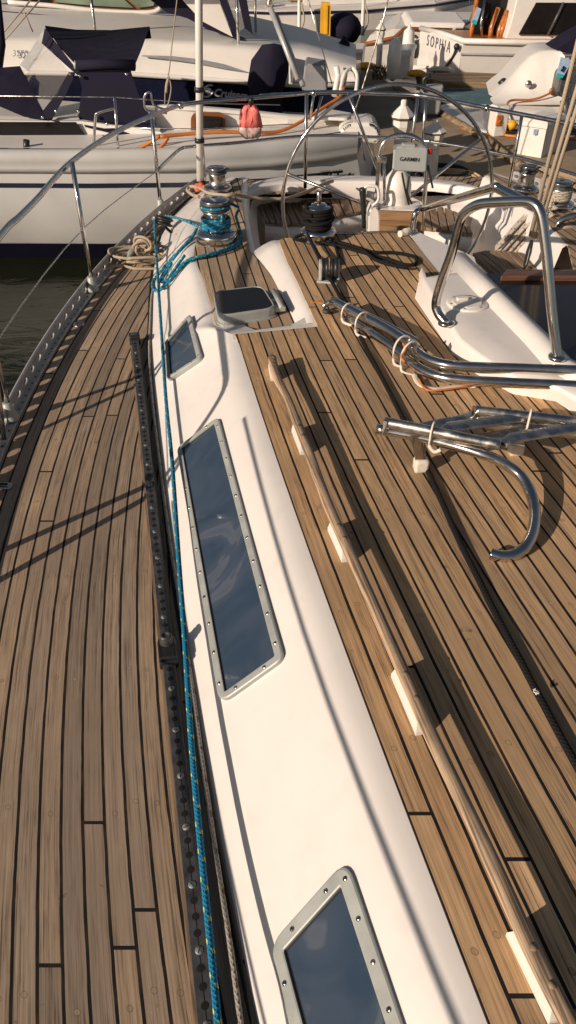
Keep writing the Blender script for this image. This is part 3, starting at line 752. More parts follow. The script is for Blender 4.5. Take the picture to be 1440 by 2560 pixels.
m.box(p + V((0, 0, 0.034)), (0.050, 0.078, 0.026), MT['rubber'], M=TM, bevel=0.008)
for q in (-1, 1): m.box(p + tn * 0.021 * q + V((0, 0, 0.018)), (0.011, 0.088, 0.022), MT['rubber'], M=TM, bevel=0.004)
m.box(p - td * 0.042 + V((0, 0, 0.030)), (0.05, 0.014, 0.022), MT['rubber'], M=TM, bevel=0.003)
m.lathe([(0.017, 0), (0.019, 0.003), (0.016, 0.006), (0.019, 0.009), (0.016, 0.012), (0.019, 0.015), (0.016, 0.018), (0.017, 0.026), (0.015, 0.032), (0.009, 0.033), (0.008, 0.030), (0, 0.030)], p + td * 0.016 + V((0, 0, 0.048)), MT['black'], 18)
m.build('track_car', None, TRACK)
# ---- teak handrail on white pads
pads = [((655, 900), (690, 948)), ((723, 1078), (748, 1136)), ((818, 1318), (858, 1406)), ((976, 1694), (1040, 1836)), ((1250, 2338), (1335, 2560))]
hr_px = [(680, 893), (692, 943), (720, 1000), (744, 1059), (772, 1130), (796, 1198), (827, 1278), (870, 1372), (950, 1550), (1040, 1752), (1073, 1828), (1150, 1990), (1232, 2160), (1330, 2375), (1425, 2560)]
hp = [at(a, b_, ZR + 0.052) for a, b_ in hr_px]
hp.append(hp[-1] + (hp[-1] - hp[-2]) * 1.0)
m = MB(); hh = catmull(hp, 6)
prof = []
for i in range(len(hh)):
    t = (hh[min(i + 1, len(hh) - 1)] - hh[max(i - 1, 0)]).normalized(); nn = V((t.y, -t.x, 0)).normalized()
    ring = []
    for q in range(14):
        a = 2 * math.pi * q / 14
        ring.append(hh[i] + nn * 0.0162 * math.cos(a) + V((0, 0, 0.0105 * math.sin(a))))
    prof.append(ring)
vr = m.grid(prof, MT['teak_rail'], True, closeu=True); m.bm.faces.new(vr[0][::-1]); m.bm.faces.new(vr[-1])
# dowels on top
HR = m.build('handrail', MT['teak_rail'], YACHT)
def on_rail(q):
    best = min(range(len(hh)), key=lambda i: (hh[i].xy - q.xy).length); return hh[best], (hh[min(best + 1, len(hh) - 1)] - hh[max(best - 1, 0)]).normalized()
pl = MB()
for (a, b_) in pads:
    A = at(a[0], a[1], ZR + 0.006); B = at(b_[0], b_[1], ZR + 0.006)
    ra, ta = on_rail(A); rb, tb = on_rail(B)
    nn = V((ta.y, -ta.x, 0)).normalized()
    sa, sb = ra.copy(), rb.copy()
    sa.z = sb.z = ZR + 0.004
    k = MB()
    top = 0.044
    def sec(p, d, w, z): return [p + nn * (-w) + V((0, 0, z)) + d, p + nn * w + V((0, 0, z)) + d]
    e = (sb - sa).normalized()
    pts = [sa - nn * 0.0165, sb - nn * 0.0165, sb + nn * 0.015, sa + nn * 0.015]
    tops = [sa - nn * 0.010 - e * -0.012, sb - nn * 0.010 - e * 0.012, sb + nn * 0.011 - e * 0.012, sa + nn * 0.011 - e * -0.012]
    k.grid([[p for p in pts], [p + V((0, 0, 0.012)) for p in pts], [p + V((0, 0, top)) for p in tops]], MT['white_plastic'], False, closeu=True)
    k.build('rail_pad', MT['white_plastic'], HR)
    # timber spacer above the pad
    for f in (0.3, 0.7):
        k = MB()
        p = ra.lerp(rb, f); p = on_rail(p)[0]
        k.lathe([(0.007, 0.0), (0.0068, 0.0008), (0, 0.001)], p + V((0, 0, 0.0105)), MT['teak'], 12)
        k.build('dowel', MT['teak'], HR)
# ---- deck hatch
hz = ZC + 0.055
hc = [at(534, 727, hz), at(655, 713, hz), at(690, 768, hz), at(548, 789, hz)]
m = MB()
O = round2(hc, 0.055, 6); ctr = sum(hc, V()) / 4
sc_ = lambda pts, s, dz: [ctr + (p - ctr) * s + V((0, 0, dz)) for p in pts]
m.grid([sc_(O, 1.04, -0.05), sc_(O, 1.03, -0.008), sc_(O, 1.0, 0.0), sc_(O, 0.965, 0.0), sc_(O, 0.955, -0.004)], MT['alu'], False, closeu=True)
m.grid([sc_(O, 1.09, -0.051), sc_(O, 1.085, -0.042), sc_(O, 1.03, -0.042)], MT['alu'], False, closeu=True)
HA = m.build('deck_hatch', MT['alu'], YACHT)
m = MB(); m.face(sc_(O, 0.957, -0.002), MT['dark_glass']); m.build('acrylic_lid', MT['dark_glass'], HA)
m = MB(); m.tube([at(684, 727, hz - 0.01), at(706, 772, hz - 0.01)], 0.012, MT['alu'], 12)
for t in (0.1, 0.55, 0.9):
    p = at(684, 727, hz - 0.02).lerp(at(706, 772, hz - 0.02), t); m.box(p + V((-0.01, 0, -0.006)), (0.055, 0.032, 0.026), MT['alu'], 0.3, 0.004)
m.build('hinge', MT['alu'], HA)
# ---- winches
def winch(c, rb, h, name='winch', drum=None, black_top=True, tailer=True, pin=False):
    w = MB(); drum = drum or MT['steel']
    w.lathe([(rb * 1.03, 0), (rb * 1.03, 0.012), (rb, 0.016)], c, MT['black'], 32)
    W_ = w.build(name, None, YACHT)
    w = MB(); w.lathe([(rb, 0.012), (rb, h * 0.20), (rb * 0.97, h * 0.235), (rb * 0.80, h * 0.28), (rb * 0.68, h * 0.31)], c, MT['steel'], 36); w.build('skirt', None, W_)
    w = MB(); w.lathe([(rb * 0.66, h * 0.30), (rb * 0.60, h * 0.36), (rb * 0.57, h * 0.5), (rb * 0.60, h * 0.66), (rb * 0.66, h * 0.72), (rb * 0.5, h * 0.73)], c, drum, 32); w.build('drum', None, W_)
    w = MB()
    if tailer:
        w.lathe([(rb * 0.5, h * 0.72), (rb * 0.72, h * 0.74), (rb * 0.74, h * 0.77), (rb * 0.55, h * 0.80), (rb * 0.55, h * 0.83), (rb * 0.74, h * 0.87), (rb * 0.73, h * 0.91), (rb * 0.62, h * 0.94), (rb * 0.3, h * 0.955)], c, MT['black'], 32)
        w.build('self_tailer', None, W_); w = MB()
        w.lathe([(rb * 0.70, h * 0.915), (rb * 0.68, h * 0.95), (rb * 0.5, h * 0.975), (rb * 0.2, h * 0.985), (rb * 0.13, h * 0.985), (rb * 0.12, h * 0.95), (0, h * 0.95)], c, MT['steel'], 32)
        w.build('cap', None, W_); w = MB()
        w.box(V(c) + V((rb * 0.66, -0.01, h * 0.9)), (rb * 0.5, rb * 0.22, h * 0.05), MT['black'], 0.3, 0.004); w.build('feeder_arm', None, W_)
    else:
        w.lathe([(rb * 0.66, h * 0.72), (rb * 0.70, h * 0.76), (rb * 0.62, h * 0.79), (rb * 0.45, h * 0.80), (rb * 0.42, h * 0.84), (rb * 0.2, h * 0.86)], c, MT['steel'], 28); w.build('cap', None, W_)
    if pin:
        w = MB(); w.lathe([(0.012, h * 0.86), (0.012, h * 1.12), (0.009, h * 1.13), (0, h * 1.13)], c, MT['steel_dull'], 8); w.build('spindle', None, W_)
    return W_
def hgt(c, py, f=0.97): return (up_to(c, py).z - c.z) / f
WB = at(543, 606, 0.180); WBH = hgt(WB, 496); winch(WB, 0.112, WBH)
WK = at(795, 598, ZR + 0.005); WKH = hgt(WK, 508, 0.86); winch(WK, 0.095, WKH, tailer=False, pin=True)
W2 = at(545, 480, 0.13); winch(W2, 0.095, hgt(W2, 416), drum=MT['steel_dull'])
WR = at(1310, 485, 0.13); winch(WR, 0.088, hgt(WR, 412), drum=MT['steel_dull'])
WR2 = at(1390, 522, 0.15); WR2H = hgt(WR2, 452); winch(WR2, 0.105, WR2H, drum=MT['steel_dull'])
# ---- turning blocks bolted down
m = MB(); p = at(822, 700, ZR + 0.005)
m.box(p + V((0, 0, 0.005)), (0.10, 0.10, 0.01), MT['grey_plastic'], -0.2, 0.003)
for d in (-0.042, 0.042): m.prism(round2([p + V((d - 0.006, y, z)) for y, z in ((-0.045, 0.01), (0.045, 0.01), (0.042, 0.075), (0.015, 0.098), (-0.03, 0.09))], 0.012, 3), (0.012, 0, 0), MT['grey_plastic'], 0.002)
TB = m.build('turning_block', None, YACHT)
m = MB()
for d in (-0.021, 0.021): m.lathe([(0.056, -0.016), (0.046, -0.005), (0.046, 0.005), (0.056, 0.016)], p + V((d, 0, 0.058)), MT['rubber'], 20, Matrix.Rotation(R(90), 3, 'Y'))
m.build('sheave', None, TB)
m = MB()
SB = at(409, 553, 0.10)
tm = Matrix.Rotation(R(-18), 3, 'X') @ Matrix.Rotation(R(14), 3, 'Y')
m.lathe([(0.052, -0.024), (0.060, -0.018), (0.060, -0.012), (0.048, -0.006), (0.044, 0.0), (0.048, 0.006), (0.060, 0.012), (0.060, 0.018), (0.050, 0.026), (0.02, 0.032), (0, 0.032)], SB, MT['rubber'], 24, tm)
m.tube([SB + V((0, 0, -0.03)), at(440, 592, 0.06), at(455, 605, 0.05)], 0.009, MT['rubber'], 8)
m.box(at(447, 600, 0.06), (0.05, 0.10, 0.02), MT['steel_dull'], -0.6, 0.005); m.tube([at(440, 590, 0.09), at(455, 588, 0.09)], 0.013, MT['black'], 8)
m.build('snatch_block', None, YACHT)
# mooring cleat by the rail
m = MB(); a, b_ = at(318, 652, 0.03), at(366, 602, 0.03)
m.tube([a, a.lerp(b_, 0.2) + V((0, 0, 0.02)), a.lerp(b_, 0.5) + V((0, 0, 0.026)), a.lerp(b_, 0.8) + V((0, 0, 0.02)), b_], [0.014, 0.022, 0.022, 0.022, 0.014], MT['alu'], 10, sub=4, flat=0.7)
m.box(a.lerp(b_, 0.5), (0.05, 0.12, 0.05), MT['alu'], -0.3, 0.008); m.build('mooring_cleat', None, YACHT)
# ---- stanchions, stern rail, lifelines (all one height)
RZ = 0.645
m = MB()
ra = [V((toe(1.90) + 0.02, 1.76, 0.0)), V((toe(1.9) + 0.01, 1.80, 0.40)), V((toe(1.9) + 0.005, 1.88, 0.62)), V((toe(1.95) + 0.01, 2.06, RZ))]
rail = [at(a, b_, RZ) for a, b_ in ((0, 590), (90, 500), (178, 405), (290, 330), (400, 281), (452, 263), (500, 256), (600, 247), (720, 237), (790, 231), (870, 231), (960, 234), (1060, 240), (1218, 270), (1390, 303), (1560, 340))]
m.tube(catmull([ra[3]] + rail[:1] + [rail[0].lerp(rail[1], .5)] + rail[1:], 6), 0.0135, MT['steel'], 12)
m.tube(catmull(ra, 6), 0.0135, MT['steel'], 12)
m.tube([V((toe(1.6) + 0.02, 1.60, 0.0)), V((toe(1.8) + 0.005, 1.80, 0.45))], 0.0125, MT['steel'], 10)
PP = m.build('stern_rail', None, YACHT)
m = MB()
mr = [at(a, b_, 0.33) for a, b_ in ((395, 425), (425, 395), (452, 372), (485, 366), (600, 356), (720, 343), (800, 339), (895, 341), (1060, 352), (1287, 392), (1440, 437), (1560, 475))]
m.tube(catmull(mr, 5), 0.011, MT['steel'], 10); m.build('rail_tube', None, PP)
def stanchion(base, top, parent, socket=True, r=0.0125):
    m = MB(); m.tube([base, base.lerp(top, 0.5), top], r, MT['steel'], 12); o = m.build('stanchion', None, parent)
    if socket:
        m = MB(); m.lathe([(0.034, 0), (0.033, 0.01), (0.024, 0.04), (0.021, 0.075), (0.014, 0.08)], base, MT['alu'], 18); m.build('socket', None, o)
for bpx_, py in (((233, 727), 404), ((28, 1048), 800), ((403, 528), 281), ((512, 462), 258), ((763, 470), 234)):
    b_ = at(bpx_[0], bpx_[1], 0.01 if bpx_[1] > 480 else 0.05); t = up_to(b_, py)
    if abs(t.z - RZ) > 0.12: t.z = RZ
    if bpx_[0] == 28: t = V((b_.x, b_.y + .02, RZ))
    stanchion(b_, t, PP, bpx_[1] > 480)
for (tx, ty), (bx_, by) in (((1305, 288), (1272, 470)), ((1045, 240), (1020, 420)), ((1065, 243), (1052, 420)), ((870, 233), (950, 440))):
    t = at(tx, ty, RZ); b_ = on_plane(bx_, by, t, V((0, 1, 0)))
    stanchion(V((b_.x, b_.y, max(b_.z, -0.1))), t, PP, False, 0.011)
m = MB()
m = MB(); m.tube([V((toe(2.4) + .02, 2.5, 0.02)), at(28, 1048, RZ - .1) * 0 + V((toe(2.75) + .01, 2.74, 0.5))], 0.011, MT['steel'], 10); m.build('stanchion_brace', None, PP)
for z0, z1 in ((0.675, 0.60), (0.33, 0.33)):
    m = MB(); pts = [V((toe(y) + 0.02, y, z0 - 0.01 * math.sin((y + 1) * 1.2) ** 2)) for y in (-1.5, -1.0, -0.4, 0.4, 1.0, 1.62)]
    m.tube(pts, 0.0062 if z0 > .5 else 0.004, MT['steel_dull'], 6, sub=3); m.build('lifeline', None, PP)
m = MB(); m.tube([V((toe(1.7), 1.7, 0.33)), at(0, 842, 0.335), at(210, 570, 0.33), at(395, 426, 0.33)], 0.0032, MT['steel_dull'], 6, sub=4); m.build('lifeline', None, PP)
# ladder-like second rail fittings
for a, b_ in ((785, 233), (1218, 271), (452, 264)):
    m = MB(); p = at(a, b_, RZ); m.ball(p, 0.022, MT['steel'], 10); m.build('rail_joint', None, PP)
# pole at the stern quarter
m = MB(); b_ = at(500, 462, 0.08); pt_ = at(497, 0, Y=b_.y + .02); m.tube([b_, pt_, pt_ + (pt_ - b_) * .9], 0.025, MT['white_plastic'], 16); m.lathe([(0.05, -0.03), (0.048, 0.02), (0.03, 0.03)], b_, MT['rubber'], 16)
for z in (0.33, 0.645): m.lathe([(0.034, 0), (0.034, 0.03)], b_.lerp(pt_, (z - 0.05) / (pt_.z - b_.z)), MT['rubber'], 14)
m.build('antenna_pole', None, YACHT)
# ---- companionway hood, sliding hatch and grab arch
m = MB()
base = [(1037, 746), (1129, 884), (1190, 935), (1280, 985), (1390, 1004), (1450, 1045), (1620, 1120)]
topl = [(1059, 700), (1150, 850), (1205, 893), (1290, 945), (1395, 970), (1455, 1003), (1625, 1075)]
HZ = ZR + 0.075
inner = [(1150, 690), (1262, 800), (1300, 830), (1345, 880), (1395, 920), (1470, 950), (1630, 1000)]
g = []
for a, b_, c in zip(base, topl, inner):
    A = at(*a, ZR + 0.004); B = at(*b_, HZ); Cc = at(*c, HZ + 0.004)
    E = (A - B); E.z = 0
    g.append([A, A.lerp(B, 0.7) - V((0, 0, 0.0)), A.lerp(B, 0.92) + V((0, 0, 0.003)), B + (Cc - B) * 0.05 + V((0, 0, 0.003)), B.lerp(Cc, 0.5) + V((0, 0, 0.003)), Cc])
# aft end
A0, B0, C0 = at(1050, 702, ZR + .004), at(1066, 694, HZ), at(1140, 682, HZ + 0.004)
end = [A0 + V((0.0, 0.03, 0)), A0 + V((0.005, 0.028, 0.05)), A0 + V((0.008, 0.02, 0.066)), B0 + V((0, 0.0, 0.002)), B0.lerp(C0, 0.5) + V((0, 0, .003)), C0]
g = [[p + V((0, 0.09, -0.08)) for p in end], end] + g
m.grid(g, MT['gel'])
# raised coaming round the slide
rc = [at(1128, 652, HZ), at(1200, 730, HZ), at(1262, 792, HZ), at(1330, 862, HZ), at(1385, 925, HZ), at(1460, 965, HZ), at(1640, 1030, HZ)]
g = []
for i, p in enumerate(rc):
    t = (rc[min(i + 1, len(rc) - 1)] - rc[max(i - 1, 0)]).normalized(); nn = V((t.y, -t.x, 0))
    if nn.x < 0: nn = -nn
    g.append([p - nn * 0.035 + V((0, 0, -0.002)), p - nn * 0.012 + V((0, 0, 0.018)), p + nn * 0.005 + V((0, 0, 0.034)), p + nn * 0.03 + V((0, 0, 0.04)), p + nn * 0.062 + V((0, 0, 0.036)), p + nn * 0.07 + V((0, 0, 0.01)), p + nn * 0.075 + V((0, 0, -0.1))])
g = [[p + V((0, 0.05, -0.15)) for p in g[0]]] + g
m.grid(g, MT['gel'])
HOOD = m.build('companionway_hood', MT['gel'], YACHT)
m = MB(); sz_ = HZ + 0.022
m.prism([at(1205, 688, sz_), at(1450, 686, sz_), at(1640, 690, sz_), at(1640, 1010, sz_), at(1470, 935, sz_), at(1392, 905, sz_)], (0, 0, 0.008), MT['dark_glass']); m.build('sliding_hatch', MT['dark_glass'], HOOD)
m = MB(); m.prism([at(1252, 690, sz_ + .03), at(1640, 690, sz_ + .03), at(1640, 674, sz_ + .03), at(1268, 672, sz_ + .03)], (0, 0, -0.028), MT['mahogany'], 0.006); m.build('hatch_trim', MT['mahogany'], HOOD)
m = MB(); m.lathe([(0.088, 0), (0.087, 0.006), (0.08, 0.009), (0.062, 0.009), (0.06, 0.012), (0.058, 0.012), (0, 0.0125)], at(1168, 760, HZ + 0.004), MT['white_plastic'], 36)
pc = at(1168, 760, HZ + 0.004)
m.box(pc + V((-0.02, 0.015, 0.018)), (0.05, 0.018, 0.012), MT['white_plastic'], 0.2, 0.003)
for k in range(6):
    a = k * math.pi / 3 + .2; m.lathe([(0.006, 0.009), (0, 0.0105)], pc + V((0.072 * math.cos(a), 0.072 * math.sin(a), 0)), MT['steel_dull'], 8, cap=False)
m.build('vent_plate', None, HOOD)
f1, f2 = at(1116, 808, HZ + .005), at(1394, 893, HZ + 0.045)
pn = (f2 - f1).cross(V((0, 0, 1))).normalized()
apx = [(1108, 800), (1095, 782), (1090, 755), (1105, 700), (1130, 630), (1148, 560), (1160, 535), (1185, 516), (1215, 508), (1270, 505), (1318, 504), (1338, 512), (1350, 530), (1357, 560), (1368, 650), (1380, 780), (1392, 880)]
pts = [f1] + [on_plane(a, b_, f1, pn) for a, b_ in apx] + [f2]
m = MB(); m.tube(catmull(pts, 5), 0.0185, MT['steel'], 16)
for f in (f1, f2): m.lathe([(0.034, -0.004), (0.034, 0.006), (0.02, 0.01)], f, MT['steel'], 18)
ap = on_plane(1334, 516, f1, pn)
f3 = at(1030, 577, ZR + .006)
s1 = on_plane(1240, 468, ap + V((0.0, 0.22, 0)), V((0, 1, 0)))
s0 = at(1062, 520, Y=f3.y + 0.02); s00 = at(1036, 545, Y=f3.y)
pts = [f3, s00, at(1042, 530, Y=f3.y + .005), s0, s0.lerp(s1, 0.5), s0.lerp(s1, 0.94), s1, s1.lerp(ap, 0.1), s1.lerp(ap, 0.5), ap]
m.tube(catmull(pts, 5), 0.0175, MT['steel'], 16); m.lathe([(0.03, -0.004), (0.03, 0.006), (0.02, 0.01)], f3, MT['steel'], 18)
m.build('grab_arch', MT['steel'], YACHT)
m = MB(); p = at(1012, 582, ZR + .02); m.tube([p + V((-.03, -.02, 0)), p, p + V((.03, .02, 0.01))], [0.018, 0.022, 0.016], MT['tape'], 10, sub=3); m.build('white_lashing', None, YACHT)
# second grab rail at the right
m = MB(); p = at(1380, 592, 0.12); m.tube(catmull([p, on_plane(1395, 560, p, V((0, 1, 0))), on_plane(1415, 545, p, V((0, 1, 0))), on_plane(1450, 537, p, V((0, 1, 0))), on_plane(1560, 530, p, V((0, 1, 0)))], 5), 0.018, MT['steel'], 12); m.build('grab_rail', None, YACHT)
# ---- steering wheel
wc = at(968, 506, Y=5.0); rim = 0.665
tilt = (AXD + V((0, 0, 0.02))).normalized(); wx = AXN; wz = wx.cross(tilt).normalized()
if wz.z < 0: wz = -wz
m = MB(); m.tube([wc + (wx * math.cos(2 * math.pi * k / 72) + wz * math.sin(2 * math.pi * k / 72)) * rim for k in range(72)], 0.0115, MT['steel'], 12, closed=True)
WH = m.build('steering_wheel', MT['steel'], YACHT)
hub = wc - AXD * 0.10 - V((0, 0, 0.04))
for a in (164, 34, 279):
    m = MB(); m.tube([hub, wc + (wx * math.cos(R(a)) + wz * math.sin(R(a))) * rim], 0.010, MT['steel'], 10); m.build('spoke', MT['steel'], WH)
m = MB(); m.lathe([(0.05, -0.06), (0.055, 0), (0.03, 0.05)], hub, MT['steel'], 18, Matrix.Rotation(R(90), 3, 'X')); m.build('hub', MT['steel'], WH)
# ---- steering pedestal
PY_ = 4.62
m = MB()
q = lambda a, b_, d=0.0: at(a, b_, Y=PY_ + d)
m.prism(round2([q(920, 600), q(950, 600), q(950, 535), q(944, 518), q(928, 518), q(920, 535)], 0.012), (0, 0.12, 0), MT['white_plastic'], 0.01)
m.prism([q(950, 640), q(1062, 640), q(1060, 525), q(950, 525)], (0, 0.18, 0), MT['gel'], 0.008)
PED = m.build('steering_pedestal', None, YACHT)
m = MB(); m.prism([q(947, 640, -.006), q(1057, 640, -.006), q(1055, 528, -.006), q(948, 524, -.006)], (0, -0.02, 0), MT['panel'], 0.003); m.build('wood_panel', MT['panel'], PED)
m = MB(); cb = q(990, 512, 0.16); rr = 35 / 1900 * 4.6
m.lathe([(rr * 1.05, -0.05), (rr, 0.0), (rr * 0.98, 0.06), (rr * 0.98, 0.062), (rr * 1.0, 0.065), (rr * 0.96, 0.12), (rr * 0.8, 0.165), (rr * 0.5, 0.195), (rr * 0.2, 0.206), (0, 0.207)], cb, MT['white_plastic'], 28); m.build('compass_binnacle', None, PED)
m = MB(); hoop = [(936, 575), (941, 500), (946, 420), (948, 392), (956, 362), (975, 344), (1003, 337), (1035, 342), (1056, 358), (1066, 385), (1066, 440), (1058, 520), (1054, 560)]
m.tube(catmull([q(a, b_, 0.05) for a, b_ in hoop], 5), 0.0125, MT['steel'], 12); m.tube([q(962, 500, 0.09), q(960, 410, 0.09)], 0.009, MT['steel'], 8)
m.prism([q(941, 407, .03), q(966, 407, .03), q(966, 391, .03), q(941, 391, .03)], (0, -0.01, 0), MT['steel'], 0.002)
m.build('guard_hoop', MT['steel'], PED)
m = MB(); m.prism(round2([q(980, 428), q(1066, 432), q(1071, 372), q(1042, 367), q(1010, 365), q(984, 368)], 0.014, 4), (0.01, 0.07, 0.0), MT['cover'], 0.01)
m.prism([q(1006, 367), q(1040, 369), q(1038, 362), q(1008, 361)], (0, .05, 0), MT['cover'], .003)
CP = m.build('chartplotter_cover', None, PED)
m = MB(); nrm = (q(1066, 432) - q(980, 428)); m.text('GARMIN', q(1024, 399, -0.0025), nrm, q(984, 368) - q(980, 428), 0.030, MT['letter'], 0.0006, 'CENTER', bold=0.0002); m.build('lettering', None, CP)
m = MB(); m.ball(q(1075, 378, 0.03), 0.017, MT['red'], 10); m.build('red_knob', None, PED)
for pts in (((1005, 432), (1012, 470), (1022, 512)), ((1025, 432), (1018, 480), (1030, 510)), ((1070, 415), (1075, 440), (1082, 470))):
    m = MB(); m.tube([q(a, b_, 0.02) for a, b_ in pts], 0.006, MT['rubber'], 6, sub=4); m.build('cable', None, PED)
m = MB(); m.tube([q(906, 470), q(908, 500), q(910, 570)], [0.02, 0.016, 0.012], MT['rubber'], 8, sub=3); m.build('throttle_lever', None, PED)
m = MB(); m.tube([q(912, 492), q(914, 468), q(930, 465), q(944, 470), q(946, 500), q(930, 515)], 0.009, MT['white_plastic'], 8, sub=3); m.tube([q(916, 485, .05), q(945, 490, .05)], 0.02, MT['white_plastic'], 8)
m.build('drink_holder', None, PED)
m = MB(); m.tube([at(742, 590, ZR + .012), at(860, 583, ZR + .012), at(1010, 578, ZR + .012)], 0.006, MT['steel'], 8); m.build('edge_trim', None, YACHT)
# ================================================================ ropes and loose gear on the yacht
def surf(px, py, z, lift=0.0):
    h, n = hit(px, py)
    if h is None: return at(px, py, z + lift)
    return h + n * lift
def helix(c, r, z0, z1, turns, a0=0.0, n=20):
    k = int(turns * n)
    return [V((c.x + r * math.cos(a0 + 2 * math.pi * turns * i / k), c.y + r * math.sin(a0 + 2 * math.pi * turns * i / k), c.z + z0 + (z1 - z0) * i / k)) for i in range(k + 1)]
def jit(pts, s, rnd=random.Random(3)): return [p + V((rnd.uniform(-s, s), rnd.uniform(-s, s), 0)) for p in pts]
# blue sheet
m = MB(); r = 0.0076
fw = [(556, 2700, .105), (545, 2560, .105), (530, 2400, .095), (505, 2150, .085), (478, 1850, .08), (462, 1600, .08), (447, 1400, .08), (430, 1150, .085), (415, 1000, .09), (405, 850, .095), (395, 700, .10), (388, 590, .105)]
rd = 0.60 * 0.112 + r
p = [at(*a) for a in fw] + [SB + V((-0.052, 0.0, 0.01)), SB + V((-0.03, 0.045, 0.01)), SB + V((0.02, 0.05, 0.015))]
h0 = WB + V((-rd * 0.8, -rd * 0.7, WBH * 0.40))
p += [SB.lerp(h0, 0.5) + V((0, 0.02, 0.02))]
p += helix(WB, rd, WBH * 0.36, WBH * 0.56, 4.2, -2.4)
p2 = p[-1]
p += [p2 + V((0.01, 0.0, 0.02))] + helix(WB, 0.66 * 0.112 + r * .5, WBH * 0.80, WBH * 0.83, 1.0, 1.2)
p += [at(596, 518, 0.36), at(590, 540, 0.32), at(599, 572, 0.24), at(603, 600, 0.19), at(588, 618, 0.197), at(545, 634, 0.20), at(500, 645, 0.2)]
q = [surf(a, b_, 0.1, 0.010) for a, b_ in ((462, 668), (430, 700), (402, 728), (387, 727), (385, 708), (402, 684), (432, 650), (462, 618))]
p += q + [at(482, 588, 0.19), at(492, 570, 0.22)]
m.tube(p, r, MT['blue_rope'], 10, sub=3)
p = [at(492, 572, 0.21), at(478, 598, 0.195)] + [surf(a, b_, 0.1, 0.022) for a, b_ in ((452, 640), (425, 676), (408, 706), (405, 726), (420, 722), (446, 690), (470, 662))] + [at(505, 640, 0.215), at(555, 626, 0.218), at(594, 606, 0.215), at(604, 580, 0.23)]
m.tube(p, r, MT['blue_rope'], 10, sub=5)
p = [surf(a, b_, 0.1, 0.03) for a, b_ in ((440, 668), (420, 700), (415, 715), (432, 704), (455, 672), (470, 650))]
m.tube(p, r, MT['blue_rope'], 10, sub=5)
tag(m.build('rope'), 'blue rope with yellow flecks led along the coachroof to a chrome winch', 'rope')
# grey sheet lying against the coachroof
m = MB(); gp = [(612, 2640), (603, 2560), (573, 2350), (545, 2150), (507, 1900), (478, 1720), (446, 1500), (420, 1320), (397, 1150), (379, 990), (373, 890), (375, 800), (381, 735), (392, 690)]
m.tube(jit([at(a, b_, 0.010) for a, b_ in gp], 0.003), 0.0062, MT['grey_rope'], 10, sub=5)
tag(m.build('rope'), 'pale grey braided rope lying in the gutter beside the black track', 'rope')
# bundle of tan rope by the cleat
m = MB(); rnd = random.Random(5)
c0 = at(352, 650, 0.02)
for k in range(5):
    a0 = rnd.uniform(0, 6); w_ = 0.075 + 0.018 * k
    pts = [c0 + V((math.cos(a0 + t) * w_ * 1.25, math.sin(a0 + t) * w_ * 0.75, 0.0 + 0.012 * k + 0.006 * math.sin(3 * t))) for t in [i * 0.6 for i in range(10)]]
    m.tube(pts, 0.0085, MT['tan_rope'], 8, sub=4)
for k in range(4):
    pts = [c0 + V((0.02 + 0.055 * math.cos(t * 1.0) * (1 if k % 2 else .7), 0.02 + 0.03 * math.cos(t + k), 0.06 + 0.04 * math.sin(t) + 0.01 * k)) for t in [i * 0.63 for i in range(11)]]
    m.tube(pts, 0.0085, MT['tan_rope'], 8, sub=4)
m.tube([at(a, b_, 0.012) for a, b_ in ((262, 676), (276, 668), (300, 664), (322, 668), (345, 672), (400, 670), (415, 655), (425, 630))], 0.0085, MT['tan_rope'], 8, sub=5)
tag(m.build('rope'), 'tan mooring line coiled in a knotted heap beside the cleat', 'rope')
# black line: winch wraps, tail loop, lead through the block and forward over the roof
m = MB(); r = 0.0088; rk = 0.60 * 0.095 + r
m.tube(helix(WK, rk, WKH * 0.30, WKH * 0.47, 3.1, 0.5), r, MT['black_rope'], 10)
m.tube(helix(WK, rk + 0.004, WKH * 0.56, WKH * 0.80, 3.2, 2.5), r, MT['black_rope'], 10)
m.tube(helix(WK, rk + r * 1.6, WKH * 0.42, WKH * 0.66, 1.2, 3.0), r, MT['black_rope'], 10)
zz = ZR + 0.014
m.tube([WK + V((0.06, 0.02, WKH * .3)), at(742, 592, zz + .02), at(748, 600, zz + .01), at(790, 605, zz), at(850, 616, zz), at(910, 632, zz), at(960, 645, zz), at(1005, 660, zz), at(1033, 662, zz), at(1042, 652, zz), at(1030, 640, zz), at(985, 632, zz), at(930, 630, zz), at(870, 612, zz), at(830, 600, zz), WK + V((0.07, -0.03, 0.02))], r, MT['black_rope'], 10, sub=5)
m.tube([at(845, 606, zz), at(900, 622, zz + .006), at(940, 650, zz + .016), at(985, 664, zz + .016), at(1020, 668, zz + .014)], r, MT['black_rope'], 10, sub=5)
m.tube([WK + V((-0.06, -0.05, 0.05)), at(778, 605, ZR + .04), at(800, 650, ZR + .05), at(815, 690, ZR + .035), at(830, 705, ZR + .03), at(862, 765, zz)] + [at(a, b_, zz - .002) for a, b_ in ((905, 850), (958, 950), (1010, 1052), (1080, 1200), (1147, 1350), (1190, 1436), (1232, 1521), (1293, 1637), (1351, 1747), (1440, 1912), (1560, 2120), (1720, 2420), (1900, 2800))], r, MT['black_rope'], 10, sub=5)
m.tube([at(835, 606, zz), at(842, 628, zz), at(850, 660, zz)], r * 0.8, MT['black_rope'], 8, sub=4)
BR = tag(m.build('rope'), 'black rope wrapped on a winch and led forward over the teak roof', 'rope')
m = MB(); rn = random.Random(6); p = at(1340, 1732, ZR + .03)
for k in range(26):
    d = V((rn.uniform(-1, 1), rn.uniform(-1, 1), rn.uniform(0, 1))) * .008; m.tube([p, p + d], .0012, MT['white_plastic'], 4)
m.build('frayed_tuft', None, BR)
